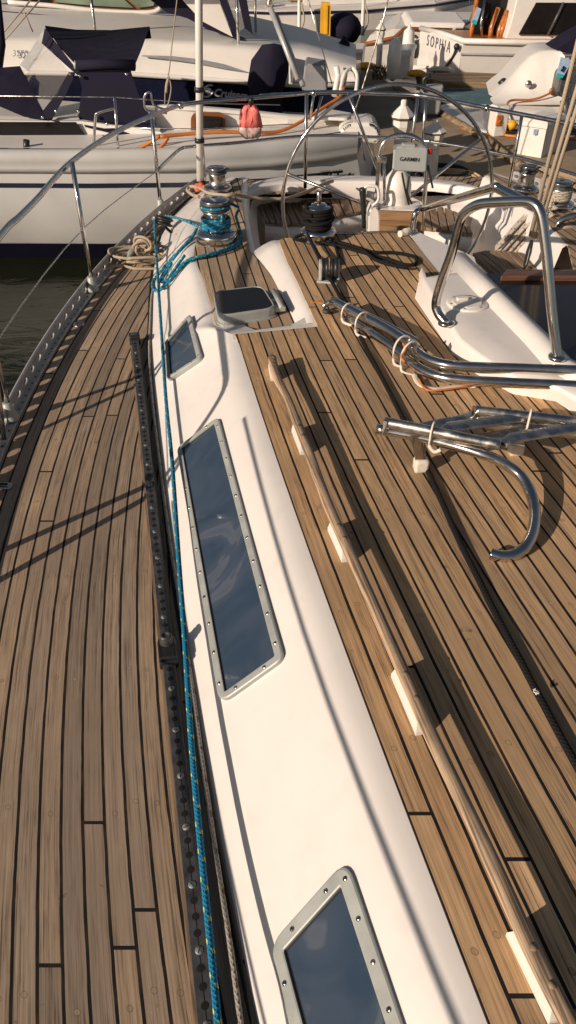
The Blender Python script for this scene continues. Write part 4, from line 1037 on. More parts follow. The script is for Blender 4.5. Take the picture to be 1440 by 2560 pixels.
# stainless tubes lashed together
BT = thing('tube_bundle', 'bundle of bent stainless tubes tied with white webbing, lying on the teak roof', 'tube bundle', at(1000, 900, ZR))
def tb(px, z, r=0.0188, nm='tube', par=BT):
    m = MB(); p = [at(a, b_, z if not callable(z) else z(a)) for a, b_ in px]; m.tube(catmull(p, 4), r, MT['steel'], 16); return m.build(nm, MT['steel'], par)
T1p = [(832, 752), (900, 787), (960, 818), (1012, 852), (1050, 886), (1085, 904), (1130, 914), (1200, 918), (1300, 921), (1440, 926), (1640, 934)]
T2p = [(872, 792), (930, 832), (990, 874), (1030, 908), (1065, 930), (1105, 943), (1170, 951), (1280, 957), (1440, 964), (1640, 972)]
T3p = [(852, 768), (920, 802), (985, 842), (1030, 880)]
zt = lambda a: ZR + 0.075 + max(0, a - 1000) / 640 * 0.05
z2 = lambda a: ZR + 0.035 + max(0, a - 1000) / 640 * 0.06
tb(T1p, zt); tb(T2p, z2); tb([(880, 772), (950, 806), (1010, 838), (1042, 856)], ZR + 0.05, 0.017)
m = MB(); p = at(833, 752, ZR + .06); m.tube([p, p + V((-0.03, 0.01, -0.02)), p + V((-0.045, 0.0, -0.03))], 0.011, MT['steel_dull'], 8); m.lathe([(0.016, 0), (0.016, 0.012), (0, 0.012)], p + V((-0.03, -.02, -0.045)), MT['black'], 10); m.build('end_fitting', None, BT)
m = MB(); m.tube([p + V((-0.02, 0, -0.01)), at(800, 758, ZR + .03), at(778, 754, ZR + .035)], 0.0028, MT['orange'], 6, sub=4); m.build('cord_tail', None, BT)
for cx, cy, rr in ((868, 780, .034), (905, 806, .04), (1005, 872, .05), (1025, 888, .052)):
    m = MB(); c = at(cx, cy, ZR + .055); ax = (at(1012, 852, ZR + .07) - at(900, 787, ZR + .07)).normalized()
    e1 = ax.cross(V((0, 0, 1))).normalized(); e2 = V((0, 0, 1))
    m.tube([c + e1 * math.cos(t) * rr * .85 + e2 * math.sin(t) * rr * 1.05 for t in [i * math.pi / 12 for i in range(24)]], 0.0105, MT['tape'], 8, closed=True, flat=0.35)
    m.tube([c + e1 * rr * .8 - e2 * rr * .6, c + e1 * rr * 0.9 + ax * .02 - e2 * rr * 0.95, c + e1 * rr * 0.5 + ax * .06 - e2 * rr], 0.006, MT['tape'], 6, sub=4)
    m.build('webbing_tie', None, BT)
m = MB(); m.tube([at(a, b_, ZR + .014) for a, b_ in ((1035, 935), (1050, 962), (1090, 972), (1140, 966), (1190, 966))], 0.011, MT['tape'], 8, sub=5, flat=.4); m.tube([at(a, b_, ZR + .022) for a, b_ in ((1046, 946), (1066, 974), (1110, 974), (1180, 964))], 0.004, MT['orange'], 6, sub=4); m.build('webbing_tail', None, BT)
m = MB(); m.tube([at(1008, 858, ZR + .1), at(1014, 875, ZR + .09), at(1004, 892, ZR + .08), at(1012, 905, ZR + .07)], 0.005, MT['orange'], 6, sub=4); m.build('orange_cord', None, BT)
m = MB(); p = at(1028, 858, ZR + .10); m.tube([p + V((.012 * math.cos(t), 0, .02 * math.sin(t))) for t in [i * .7 for i in range(9)]], 0.005, MT['steel'], 8, closed=True); m.build('shackle', None, BT)
# folded boarding ladder
LD = thing('boarding_ladder', 'folded stainless boarding ladder with hooked arm and white rubber feet, on the teak roof', 'ladder', at(1200, 1100, ZR))
def tz(px, zf, r, nm, seg=16, mat='steel_dull', **k):
    m = MB(); p = [at(a, b_, z) for a, b_, z in px]; m.tube(catmull(p, 5), r, MT[mat], seg, **k); return m.build(nm, MT[mat], LD)
tz([(962, 1055, .405), (1060, 1074, .405), (1160, 1095, .405), (1252, 1113, .405)], 0, 0.0165, 'side_tube')
m = MB(); e = at(1252, 1113, .405); d = (at(1252, 1113, .405) - at(1160, 1095, .405)).normalized()
rot = d.to_track_quat('Z', 'Y').to_matrix(); m.lathe([(0.0135, 0.0006), (0, 0.0006)], e, MT['hole'], 16, rot, cap=False); m.build('tube_bore', None, LD)
tz([(942, 1072, .37), (1040, 1090, .37), (1130, 1112, .37), (1215, 1138, .37), (1262, 1160, .345), (1300, 1188, .325), (1326, 1230, .307), (1337, 1280, .293), (1332, 1330, .283), (1312, 1368, .275), (1282, 1388, .270), (1250, 1390, .270), (1226, 1384, .272)], 0, 0.0168, 'hook_arm', mat='steel')
tz([(1186, 1026, .405), (1280, 1036, .405), (1440, 1054, .405), (1600, 1072, .405)], 0, 0.0165, 'side_tube')
tz([(1150, 1050, .37), (1280, 1066, .37), (1440, 1084, .37), (1600, 1100, .37)], 0, 0.0165, 'side_tube')
for px in (((1098, 1088, .40), (1125, 1068, .40), (1290, 1044, .40), (1330, 1042, .40)), ((1255, 1112, .40), (1285, 1094, .40), (1440, 1068, .40), (1600, 1046, .40)),
           ((1040, 1068, .385), (1160, 1048, .385), (1200, 1030, .39)), ((1150, 1100, .372), (1300, 1080, .372), (1420, 1064, .372))):
    p = [at(*a) for a in px]; m = MB(); m.tube(p, [0.017] + [0.026] * (len(p) - 2) + [0.018], MT['steel_dull'], 14, flat=0.42, upv=(0, 0, 1)); m.build('rung', None, LD)
for fx, fy, ty in ((1050, 1180, 1098), (1288, 1138, 1075)):
    b_ = at(fx, fy, ZR + .005); t = up_to(b_, ty)
    if fx == 1050: t = at(1040, 1098, .37)
    m = MB(); m.prism([t + V((-.02, 0, .012)), t + V((.02, 0, .012)), b_ + V((.015, 0, .03)), b_ + V((-.015, 0, .03))], (0, 0.004, 0), MT['steel'], 0.001)
    m.prism([t + V((-.005, .02, .0)), t + V((.03, .02, .0)), b_ + V((.018, .02, .03)), b_ + V((-.0, .02, .03))], (0, 0.004, 0), MT['steel'], 0.001); ft = m.build('bracket', None, LD)
    m = MB(); m.box(b_ + V((0.002, 0.01, 0.022)), (0.046, 0.04, 0.045), MT['tape'], 0.1, 0.009); m.build('rubber_foot', None, ft)
for cx, cy in ((1080, 1088), (1322, 1055)):
    m = MB(); c = at(cx, cy, .388); ax = (at(1160, 1095, .405) - at(1060, 1074, .405)).normalized(); e1 = ax.cross(V((0, 0, 1))).normalized(); e2 = V((0, 0, 1))
    m.tube([c + e1 * math.cos(t) * .028 + e2 * math.sin(t) * .042 for t in [i * math.pi / 10 for i in range(20)]], 0.0065, MT['tape'], 8, closed=True, flat=.5)
    m.tube([c + e1 * .028 - e2 * .02, c + e1 * .034 + ax * .02 - e2 * .035, c + e1 * .036 + ax * .04 - e2 * .02], 0.006, MT['tape'], 6, sub=4); m.build('webbing_tie', None, LD)
m = MB(); m.prism([at(955, 1088, .375), at(965, 1089, .375), at(969, 1054, .42), at(959, 1052, .42)], (0.0, 0.008, 0), MT['steel'], 0.001); m.build('hinge_plate', None, LD)
m = MB(); m.prism([at(1178, 1040, .39), at(1190, 1041, .39), at(1192, 1018, .43), at(1182, 1017, .43)], (0.0, 0.008, 0), MT['steel'], 0.001); m.build('hinge_plate', None, LD)
# tan line across the stern, its coil and the red-orange plug
m = MB(); m.tube([at(a, b_, z) for a, b_, z in ((498, 492, .2), (480, 486, .17), (468, 474, .16), (478, 466, .17), (500, 470, .2), (520, 482, .22), (560, 488, .24), (585, 487, .24), (620, 493, .2), (680, 497, .17), (720, 495, .16), (765, 480, .14), (805, 462, .12), (832, 453, .1))], 0.011, MT['tan_rope'], 8, sub=5)
tag(m.build('rope'), 'tan line draped from the left stern winch across the cockpit', 'rope')
m = MB(); p = at(494, 468, .12); m.lathe([(0.0, -.03), (0.028, -.02), (0.03, 0.0), (0.022, 0.015), (0.026, 0.03), (0.012, 0.045), (0, 0.05)], p, MT['signal'], 12, Matrix.Rotation(1.2, 3, 'Y')); m.ball(p + V((.05, -.02, 0)), 0.024, MT['signal'], 10, (1.2, 1, .8))
tag(m.build('plug'), 'orange red plastic plug beside the base of the pole', 'plug')
# falls of the mainsheet and its webbing
b0 = at(1312, 670, 0.02)
FL = thing('mainsheet', 'three tan mainsheet falls rising from a black strop at the right', 'mainsheet', b0)
for (xa, ya), (xb, yb) in (((1336, 20), (1326, 590)), ((1440, 229), (1332, 595)), ((1440, 276), (1340, 600))):
    m = MB(); b_ = at(xb, yb, Y=b0.y + .05); t = at(1421, 200, Y=b0.y + .05) if xa == 1336 else at(xa, ya, Y=b0.y + .05)
    m.tube([b_, t, t + (t - b_) * 1.2], 0.0115, MT['tan_rope'], 8); m.build('fall', None, FL)
m = MB(); m.tube([at(1330, 600, Y=b0.y + .05), at(1322, 630, Y=b0.y + .04), at(1314, 662, Y=b0.y + .02), b0], [0.018, 0.03, 0.024, 0.012], MT['rubber'], 8, flat=.5); m.build('strop', None, FL)
# white/black flecked sheet on the far winch, hank hanging into the cockpit
m = MB(); rr = 0.60 * 0.105 + 0.008
m.tube(helix(WR2, rr, WR2H * .34, WR2H * .72, 4.5, 0), 0.0085, MT['fleck_rope'], 8)
rnd = random.Random(11)
for k in range(9):
    ox, oy = rnd.uniform(-16, 16), rnd.uniform(-8, 8)
    pts = [(1385 + ox * .4, 500 + k * 2.5, .22), (1345 + ox, 525 + oy, .16), (1305 + ox, 562 + oy, .08), (1272 + ox, 600 + oy, .0), (1252 + ox * .8, 618 + oy, -.05), (1250 + ox * .6, 628 + oy * .6, -.06), (1268 + ox, 626 + oy, -.04), (1296 + ox, 596 + oy, .02), (1330 + ox, 560 + oy, .10), (1376 + ox * .5, 520 + k * 2, .2)]
    m.tube([at(*a) for a in pts], 0.0085, MT['fleck_rope'], 8, sub=5)
tag(m.build('rope'), 'white rope with black flecks hung in a long hank from the right hand winch', 'rope')
m = MB()
for k in range(4):
    m.tube([at(1372 + 3 * k, 604 - 3 * k, .12), at(1398, 586 - 4 * k, .15 + .01 * k), at(1430, 574 - 2 * k, .16 + .01 * k), at(1480, 585 - 3 * k, .15), at(1520, 600, .14)], 0.0105, MT['tan_rope'], 8, sub=5)
tag(m.build('rope'), 'cream rope looped over the far coaming at the right edge', 'rope')
# coral throw bag hanging from the stern rail
pr = at(626, 246, RZ); Yb = pr.y
BG = thing('throw_bag', 'coral nylon bag with clear base hanging from the stern rail', 'bag', at(626, 342, Y=Yb))
def prof_px(cx, prs): return [(max(.001, hw / 1900 * 5.7), at(cx, py, Y=Yb).z) for py, hw in prs]
base = at(626, 300, Y=Yb)
def lz(prs, mat, nm, sub=False):
    m = MB(); pf = [(r_, z - base.z) for r_, z in prof_px(626, prs)]
    vr = m.lathe(pf, base, mat, 20, Matrix.Diagonal((1, .55, 1)))
    rn = random.Random(2)
    for v in m.bm.verts: v.co += V((rn.uniform(-.011, .011), rn.uniform(-.011, .011), rn.uniform(-.006, .006)))
    return m.build(nm, mat, BG)
lz([(318, 25), (300, 24), (285, 22), (275, 19), (267, 13), (262, 9)], MT['coral'], 'nylon_body')
lz([(346, 12), (340, 20), (328, 24), (317, 25.4)], MT['bag_base'], 'clear_base')
m = MB(); m.tube([at(626, 266, Y=Yb), at(628, 252, Y=Yb), pr], 0.018, MT['rubber'], 8); m.build('strap', None, BG)
# flag halyard made fast to the stanchion
m = MB(); Yh = at(403, 528, .01).y
hp_ = [(446, -30), (438, 40), (430, 110), (422, 182), (414, 215), (412, 262)]
m.tube([at(a, b_, Y=Yh) for a, b_ in hp_], 0.0035, MT['tan_rope'], 6, sub=3)
m.tube([at(a, b_, Y=Yh - .01) for a, b_ in ((420, 185), (428, 220), (420, 262), (412, 280))], 0.004, MT['tan_rope'], 6, sub=3)
m.tube([at(a, b_, Y=Yh - .01) for a, b_ in ((421, 196), (417, 212), (415, 232))], 0.009, MT['tan_rope'], 8, sub=3)
tag(m.build('flag_halyard'), 'thin cream flag halyard knotted above the second stanchion', 'rope')
# ================================================================ water and docks
WZ, DZ = -1.2, -0.75
m = MB(); m.face([(-1500, -300, WZ), (1500, -300, WZ), (1500, 2500, WZ), (-1500, 2500, WZ)], MT['water']); tag(m.build('water'), kind='structure')
def slab(name, px, mat, z=DZ, th=0.16, fascia=None):
    m = MB(); pts = [at(a, b_, z) if not isinstance(a, tuple) else V(a) for a, b_ in px]
    m.prism(pts, (0, 0, -0.06), mat)
    ctr = sum(pts, V()) / len(pts)
    low = [V((ctr.x + (p.x - ctr.x) * 0.985, ctr.y + (p.y - ctr.y) * 0.985, z - 0.06)) for p in pts]
    m.prism(low, (0, 0, -th), fascia or MT['old_wood'])
    return tag(m.build(name), kind='structure')
slab('main_dock', [(880, 560), (1480, 560), (1470, 512), (1287, 406), (1218, 350), (1089, 276), (985, 215), (940, 185), (880, 148), (770, 95), (700, 60), (640, 75), (740, 160), (830, 250), (872, 400)], MT['dock'])
slab('finger_dock', [(1212, 338), (1292, 400), (1430, 432), (1600, 470), (1600, 350), (1420, 338), (1300, 330)], MT['dock'])
slab('finger_dock', [(1066, 183), (1160, 180), (1300, 186), (1500, 190), (1500, 214), (1290, 207), (1102, 203), (1040, 190)], MT['old_wood'])
slab('finger_dock', [(735, 98), (790, 92), (860, 100), (835, 120), (740, 116)], MT['old_wood'])
# bull rail along the edge of the main dock
m = MB(); e = [at(a, b_, DZ + .03) for a, b_ in ((1470, 512), (1287, 406), (1218, 350), (1089, 276), (985, 215))]
m.tube(e, 0.05, MT['old_wood'], 4, flat=1.0); tag(m.build('dock_edge_timber'), 'weathered timber edging along the main dock', 'dock edge')
# blue float boards and dark piles below the far finger
FLT = thing('dock_float', 'weathered blue float boards with bolt heads under the far finger dock', 'dock float', at(1200, 225, DZ))
yb = at(1200, 208, DZ).y
m = MB(); z0 = DZ - 0.075
m.prism([V((at(1100, 205, Y=yb).x, yb - .03, z0)), V((at(1292, 208, Y=yb).x, yb - .03, z0)), V((at(1292, 208, Y=yb).x, yb - .03, z0 - .28)), V((at(1100, 205, Y=yb).x, yb - .03, z0 - .28))], (0, -0.05, 0), MT['blue_float'])
fb = m.build('board', MT['blue_float'], FLT)
for k in range(6):
    m = MB(); m.lathe([(0.035, 0), (0.03, .02), (0, .025)], V((at(1118 + 29 * k, 210, Y=yb).x, yb - .08, z0 - .07)), MT['hole'], 10, Matrix.Rotation(R(90), 3, 'X')); m.build('bolt', MT['hole'], fb)
m = MB(); x0, x1 = at(1080, 205, Y=yb).x, at(1330, 205, Y=yb).x; m.prism([V((x0, yb - .02, z0 - .28)), V((x1, yb - .02, z0 - .28)), V((x1, yb - .02, WZ - .3)), V((x0, yb - .02, WZ - .3))], (0, 0.1, 0), MT['pile_dark']); m.build('skirt_timber', MT['pile_dark'], FLT)
m = MB(); yb2 = at(1180, 262, WZ + .25).y; m.box(at(1180, 250, Y=yb2) , (1.1, .3, .22), MT['blue_float'], 0.12, .01); tag(m.build('float_box'), 'pale blue float box low on the water beyond the wheel rim', 'float')
# ================================================================ neighbouring sailing boat with the navy dodger
SB2 = thing('sailing_boat', 'white sailing boat with a navy dodger moored close across the water at left', 'sailing boat', at(200, 640, WZ))
cols = [(-700, 432, 378), (-250, 430, 375), (0, 430, 375), (220, 431, 375), (440, 429, 371), (670, 418, 353), (800, 405, 341), (893, 391, 328)]
RB = -0.28
hull_rows = []
for x_, yb_, yt_ in cols:
    p = at(x_, yb_, RB); t = V((p.x, p.y + 0.06, up_to(V((p.x, p.y + .06, 0)), yt_).z))
    hull_rows.append((p, t))
def hp2(p, dz, inn): return V((p.x, p.y + inn, RB + dz))
m = MB()
lev = [(-0.005, 0.04), (-0.14, 0.03), (-0.4, 0.06), (-0.66, 0.15), (-0.98, 0.36), (-1.3, 0.7)]
g = [[hp2(p, dz, inn + (0.0 if i < 6 else 0)) for i, (p, t) in enumerate(hull_rows)] for dz, inn in lev]
# the transom rakes aft
last = hull_rows[-1][0]
for r_, (dz, inn) in zip(g, lev): r_[-1] = V((last.x - dz * 0.22, last.y + inn * 0.4, RB + dz))
m.grid(g, MT['grey_hull'])
tr = [r_[-1] for r_ in g]; m.grid([tr, [p + V((0.28, 1.9, 0)) for p in tr]], MT['gel2'])
fr_ = [r_[0] for r_ in g]; m.grid([[p + V((0, 3.0, 0)) for p in fr_], fr_], MT['gel2'])
m.build('hull', None, SB2)
m = MB()
g = []
for p, t in hull_rows:
    d = t - p
    g.append([p + V((0, 0.05, -0.012)), p + V((0, -0.004, 0.0)), p + V((0, -0.012, d.z * 0.22)), p + V((0, 0.0, d.z * 0.42)), p + V((0, -0.006, d.z * 0.46)), p + V((0, 0.012, d.z * 0.85)), p + V((0, 0.03, d.z)), p + V((0, 0.10, d.z))])
m.grid(g, MT['grey_hull']); m.build('rub_rail', MT['grey_hull'], SB2)
m = MB(); m.grid([[hp2(p, -0.105, 0.024) for p, t in hull_rows], [hp2(p, -0.145, 0.022) for p, t in hull_rows]], MT['navy_gel']); m.build('cove_stripe', MT['navy_gel'], SB2)
m = MB(); m.grid([[hp2(p, -0.72, 0.165) for p, t in hull_rows[:-1]], [hp2(p, -0.99, 0.355) for p, t in hull_rows[:-1]]], MT['antifoul']); m.build('boot_stripe', MT['antifoul'], SB2)
# name and port on the quarter
m = MB(); n0 = at(606, 480, Y=hull_rows[5][0].y); n1 = at(893, 446, Y=hull_rows[7][0].y)
a_ = hp2(hull_rows[5][0], -0.27, 0.02); b_ = hp2(hull_rows[7][0], -0.24, 0.0)
def on_hull(px, py):
    A, B = hull_rows[5][0], hull_rows[7][0]; n = (B - A).cross(V((0, 0, 1))); return on_plane(px, py, A + V((0, -0.05, 0)), n)
xd = on_hull(890, 440) - on_hull(610, 470)
m.text('PLOTDOEVZT', on_hull(596, 473), xd, V((0, 0.08, 1)), 0.175, MT['letter'], 0.001, bold=0.004); m.build('boat_name', None, SB2)
m = MB(); m.text('ORIENT HULITT', on_hull(800, 432), xd, V((0, 0.08, 1)), 0.034, MT['letter'], 0.001); m.build('home_port', None, SB2)
# deck
m = MB(); dk = [t + V((0, 0.08, 0)) for p, t in hull_rows]
m.grid([dk, [V((p.x * 0.98, p.y + 0.5, p.z + .01)) for p in dk], [V((p.x * .98, p.y + 0.9, p.z - .02)) for p in dk]], MT['gel2'], False); m.build('deck', MT['gel2'], SB2)
YC = hull_rows[2][1].y + 0.55
def c2(a, b_, Y=YC): return at(a, b_, Y=Y)
m = MB()
g = [[c2(-700, 372), c2(0, 368), c2(232, 362), c2(440, 352)], [c2(-700, 302), c2(0, 300, YC + .03), c2(205, 303, YC + .03), c2(400, 330, YC + .03)], [c2(-700, 292, YC + .12), c2(0, 290, YC + .12), c2(210, 296, YC + .12), c2(400, 322, YC + .12)],
     [c2(-700, 200, YC + 1.6), c2(0, 240, YC + 1.3), c2(200, 255, YC + 1.3), c2(400, 270, YC + 1.3)]]
m.grid(g, MT['gel2'], False); m.build('cabin', MT['gel2'], SB2)
m = MB(); m.face([c2(-400, 304, YC - .012), c2(190, 305, YC - .012), c2(228, 359, YC - .012), c2(-400, 354, YC - .012)], MT['dark_glass']); m.build('cabin_window', MT['dark_glass'], SB2)
# cockpit coaming and moulded seats aft
m = MB()
m.prism([c2(385, 352, YC + .25), c2(625, 345, YC + .3), c2(720, 330, YC + .35), c2(850, 315, YC + .5), c2(845, 296, YC + .5), c2(720, 290, YC + .35), c2(620, 279, YC + .3), c2(480, 268, YC + .25), c2(385, 264, YC + .25)], (0.02, 0.12, 0.0), MT['gel2'], 0.03); m.build('cockpit_coaming', None, SB2)
m = MB(); m.prism(round2([c2(835, 352), c2(950, 362), c2(952, 325), c2(935, 306), c2(862, 308)], 0.06), (0, 0.45, 0), MT['gel2'], 0.04); m.build('stern_locker', None, SB2)
# dodger
DG = MB()
near, far = YC + 0.2, YC + 1.9
tl_ = [c2(190, 163, near), c2(235, 163, near), c2(290, 162, near), c2(338, 162, near)]
tm_ = [c2(150, 120, near + .8), c2(220, 128, near + .8), c2(290, 128, near + .8), c2(356, 118, near + .8)]
tf_ = [c2(112, 64, far), c2(190, 74, far), c2(280, 75, far), c2(374, 66, far)]
DG.grid([tl_, tm_, tf_, [p + V((0, 0.05, -.12)) for p in tf_]], MT['navy'])
DG.grid([[p + V((0, 0, 0)) for p in tl_], [p + V((0, -.02, -.05)) for p in tl_]], MT['navy'])
DOD = DG.build('dodger', MT['navy'], SB2)
m = MB(); m.tube([c2(190, 163, near - .03), c2(265, 160, near - .03), c2(338, 162, near - .03)], 0.042, MT['navy'], 10); m.tube([c2(186, 162, near - .04), c2(192, 163, near - .04)], 0.036, MT['alu'], 8); m.build('grab_roll', None, DOD)
m = MB()
g = [[c2(192, 172, near), c2(240, 172, near), c2(325, 170, near)], [c2(205, 220, near - .06), c2(260, 230, near - .05), c2(345, 235, near - .03)], [c2(195, 292, near - .1), c2(270, 300, near - .12), c2(380, 300, near - .08)], [c2(214, 318, near - .2), c2(300, 338, near - .22), c2(386, 345, near - .15)]]
m.grid(g, MT['navy']); m.build('side_curtain', MT['navy'], DOD)
m = MB(); m.face([c2(112, 70, far), c2(188, 168, near), c2(200, 192, near - .02), c2(178, 175, near + .02), c2(104, 108, far - .2)], MT['navy']); m.build('front_hem', MT['navy'], DOD)
m = MB(); m.grid([[c2(112, 108, far - .2), c2(140, 140, near + .6), c2(174, 180, near)], [c2(72, 165, far - .5), c2(90, 190, near + .4), c2(128, 262, near - .1)], [c2(66, 190, far - .6), c2(80, 230, near + .2), c2(108, 274, near - .15)]], MT['vinyl']); m.build('clear_window', MT['vinyl'], DOD)
m = MB(); m.grid([[c2(-40, 172, near + .5), c2(50, 165, near + .5), c2(66, 196, near + .2)], [c2(-40, 240, near), c2(60, 235, near), c2(112, 285, near - .1)], [c2(-20, 258, near - .1), c2(60, 292, near - .15), c2(120, 302, near - .18)]], MT['navy']); m.build('front_cover', MT['navy'], DOD)
m = MB(); m.grid([[c2(172, 180, near - .01), c2(190, 180, near - .02)], [c2(140, 235, near - .05), c2(165, 235, near - .08)], [c2(106, 278, near - .15), c2(130, 300, near - .2)], [c2(120, 300, near - .2), c2(215, 318, near - .22)]], MT['navy']); m.build('zip_flap', MT['navy'], DOD)
m = MB(); m.grid([[c2(108, 75, far), c2(114, 110, far - .2)], [c2(80, 120, far - .1), c2(96, 142, far - .3)], [c2(50, 162, far - .3), c2(70, 178, far - .5)]], MT['grey_plastic']); m.build('vinyl_edge', MT['grey_plastic'], DOD)
for a, b_ in ((175, 185), (200, 190), (316, 185), (106, 293), (140, 278), (196, 278), (268, 310), (340, 346), (258, 342)):
    m = MB(); m.ball(c2(a, b_, near - .26 if b_ > 240 else near - .06), 0.017, MT['steel'], 8); m.build('snap', MT['steel'], DOD)
# boat's own rails, winch, fittings
def tube_part(name, par, pts, r=0.013, mat='steel', sub=4, seg=8, **k):
    m = MB(); m.tube(pts, r, MT[mat], seg, sub=sub, **k); return m.build(name, MT[mat], par)
yn = hull_rows[2][1].y + .12
tube_part('gate_rail', SB2, [c2(234, 396, yn), c2(238, 300, yn), c2(246, 282, yn), c2(288, 270, yn)])
tube_part('stanchion', SB2, [c2(297, 395, yn), c2(286, 240, yn)], sub=0)
tube_part('stanchion', SB2, [c2(66, 380, yn), c2(66, 350, yn)], 0.03, 'rubber', sub=0)
tube_part('boarding_gate', SB2, [c2(418, 283, yn + .1), c2(375, 278, yn + .1), c2(362, 268, yn + .1), c2(361, 240, yn + .1), c2(376, 231, yn + .1), c2(384, 262, yn + .1), c2(418, 275, yn + .1)], 0.01)
tube_part('lifeline', SB2, [c2(-400, 236, yn), c2(285, 243, yn), c2(500, 258, yn + .1), c2(700, 262, yn + .2)], 0.004, 'steel_dull', 0)
tube_part('lifeline', SB2, [c2(297, 320, yn), c2(500, 322, yn + .1), c2(740, 310, yn + .4)], 0.004, 'steel_dull', 0)
ys = hull_rows[7][1].y
tube_part('stern_rail', SB2, [c2(650, 238, ys - .4), c2(785, 232, ys), c2(852, 232, ys + .1), c2(890, 225, ys + .6), c2(885, 180, ys + 1.2), c2(860, 172, ys + 1.6)], 0.013)
tube_part('stern_rail', SB2, [c2(775, 300, ys), c2(785, 232, ys)], 0.012, sub=0)
for a, b_ in (((690, 40), (758, 215)), ((676, 20), (745, 200))): tube_part('davit_pole', SB2, [c2(a[0], a[1], ys + 1.0), c2(b_[0], b_[1], ys + .6)], 0.028, 'alu_rail', sub=0)
tube_part('stern_rail_brace', SB2, [c2(765, 380, ys), c2(805, 240, ys + .1)], 0.011, sub=0)
tube_part('stern_rail_brace', SB2, [c2(912, 400, ys - .1), c2(880, 245, ys + .3)], 0.011, sub=0)
tube_part('backstay', SB2, [c2(868, 330, ys + .3), c2(900, 240, ys + .3), c2(955, 60, ys + .3), c2(985, -60, ys + .3)], 0.007, 'steel_dull', 0)
tube_part('backstay', SB2, [c2(830, 210, ys + .9), c2(765, -20, ys + .9)], 0.006, 'steel_dull', 0)
m = MB(); m.prism(round2([c2(778, 300, ys + .1), c2(870, 303, ys + .1), c2(880, 290, ys + .5), c2(800, 276, ys + .7), c2(790, 280, ys + .6)], .05), (0, 0, .03), MT['white_plastic'], .01); m.build('side_table', None, SB2)
tube_part('table_leg', SB2, [c2(813, 330, ys + .3), c2(814, 302, ys + .3)], 0.012, 'white_plastic', 0)
m = MB(); m.lathe([(.05, 0), (.045, .05), (.03, .06), (.045, .09), (0, .1)], c2(806, 362, ys + .25), MT['rubber'], 14); m.build('winch', None, SB2)
m = MB(); m.ball(c2(887, 343, ys + .15), .05, MT['white_plastic'], 10, (1, 1, 1.2)); m.build('block', None, SB2)
tube_part('tackle', SB2, [c2(884, 345, ys + .15), c2(878, 395, ys), c2(872, 440, ys - .1)], 0.016, 'rubber', 0)
m = MB(); m.prism(round2([c2(845, 325, ys + .5), c2(878, 350, ys + .3), c2(885, 330, ys + .4), c2(860, 305, ys + .6)], .03), (0.03, .12, .02), MT['white_plastic'], .02); m.build('outboard_bracket', None, SB2)
# orange shore hose
m = MB(); m.tube([c2(420, 345, yn + .02), c2(395, 372, yn - .03), c2(330, 392, yn - .06), c2(270, 400, yn - .08), c2(230, 397, yn - .06), c2(300, 388, yn - .04), c2(360, 365, yn - .02), c2(400, 340, yn)], 0.017, MT['orange'], 8, sub=5)
m.tube([c2(400, 342, yn), c2(480, 334, yn + .1), c2(560, 330, yn + .15), c2(640, 332, yn + .2), c2(700, 328, yn + .3), c2(760, 300, ys), c2(820, 262, ys + .2), c2(850, 242, ys + .3), c2(860, 215, ys + .5), c2(866, 180, ys + .7)], 0.017, MT['orange'], 8, sub=5)
tag(m.build('extension_cord'), 'orange shore power cord along the deck of the boat with the navy dodger', 'cord')
for k, (px, py) in enumerate(((722, 212), (790, 224))):
    m = MB(); y_ = ys + 1.0
    m.prism(round2([c2(px - 36 * k, py + 4 * k, y_), c2(px + 28 if k else px + 10, py + 4 * k, y_), c2(px + 22 if k else px + 4, py - 58, y_), c2(px - 28 * k, py - 66 + 10 * (1 - k), y_)], .03), (.02, .25, .03), MT['sheath'] if k else MT['white_plastic'], .015)
    tag(m.build('seat_cushion'), ('grey padded seat back behind the stern rail of the boat with the dodger', 'small white padded seat beside the grey seat back at the stern rail')[k], 'seat')
tube_part('stern_fender_rack', SB2, [c2(850, 232, ys + .4), c2(862, 185, ys + .6), c2(880, 170, ys + .7), c2(893, 190, ys + .6), c2(890, 232, ys + .4)], 0.02, 'white_plastic')
m = MB(); m.tube([c2(836, 240, ys + .5), c2(845, 190, ys + .6), c2(840, 165, ys + .6)], 0.03, MT['white_plastic'], 8); tag(m.build('rail_fender'), 'slim white fender standing at the stern rail beside the orange cord', 'fender')
# ================================================================ motor cruiser behind it
YM = 11.2
MC = thing('motor_cruiser', 'big white motor cruiser with a navy hull band behind the navy dodger', 'motor cruiser', at(400, 330, Y=YM))
def k_(a, b_, d=0.0): return at(a, b_, Y=YM + d)
xs = [-500, -100, 330, 480, 625, 760, 890]
bt = [175, 180, 186, 196, 207, 214, 212]; bb = [258, 260, 262, 268, 275, 282, 285]
m = MB()
m.grid([[k_(x_, y_ + 110, .25) for x_, y_ in zip(xs, bb)], [k_(x_, y_ + 50, .08) for x_, y_ in zip(xs, bb)], [k_(x_, y_, 0) for x_, y_ in zip(xs, bb)]], MT['gel2'])
m.grid([[k_(xs[-1], bb[-1] + 110, .25), k_(xs[-1], bb[-1], 0), k_(xs[-1], 150, 0)], [k_(xs[-1] + 15, bb[-1] + 110, 3), k_(xs[-1] + 15, bb[-1], 3), k_(xs[-1] + 12, 150, 3)]], MT['navy_gel'])
m.build('hull', None, MC)
m = MB(); m.grid([[k_(x_, y_, 0) for x_, y_ in zip(xs, bb)], [k_(x_, (y_ + z_) / 2, -.03) for x_, y_, z_ in zip(xs, bb, bt)], [k_(x_, y_ + 2, -.05) for x_, y_ in zip(xs, bt)]], MT['navy_gel']); m.build('navy_band', MT['navy_gel'], MC)
m = MB(); m.tube([k_(x_, y_, -.07) for x_, y_ in zip(xs, bt)], .03, MT['gel2'], 8); m.build('gunwale', None, MC)
m = MB()
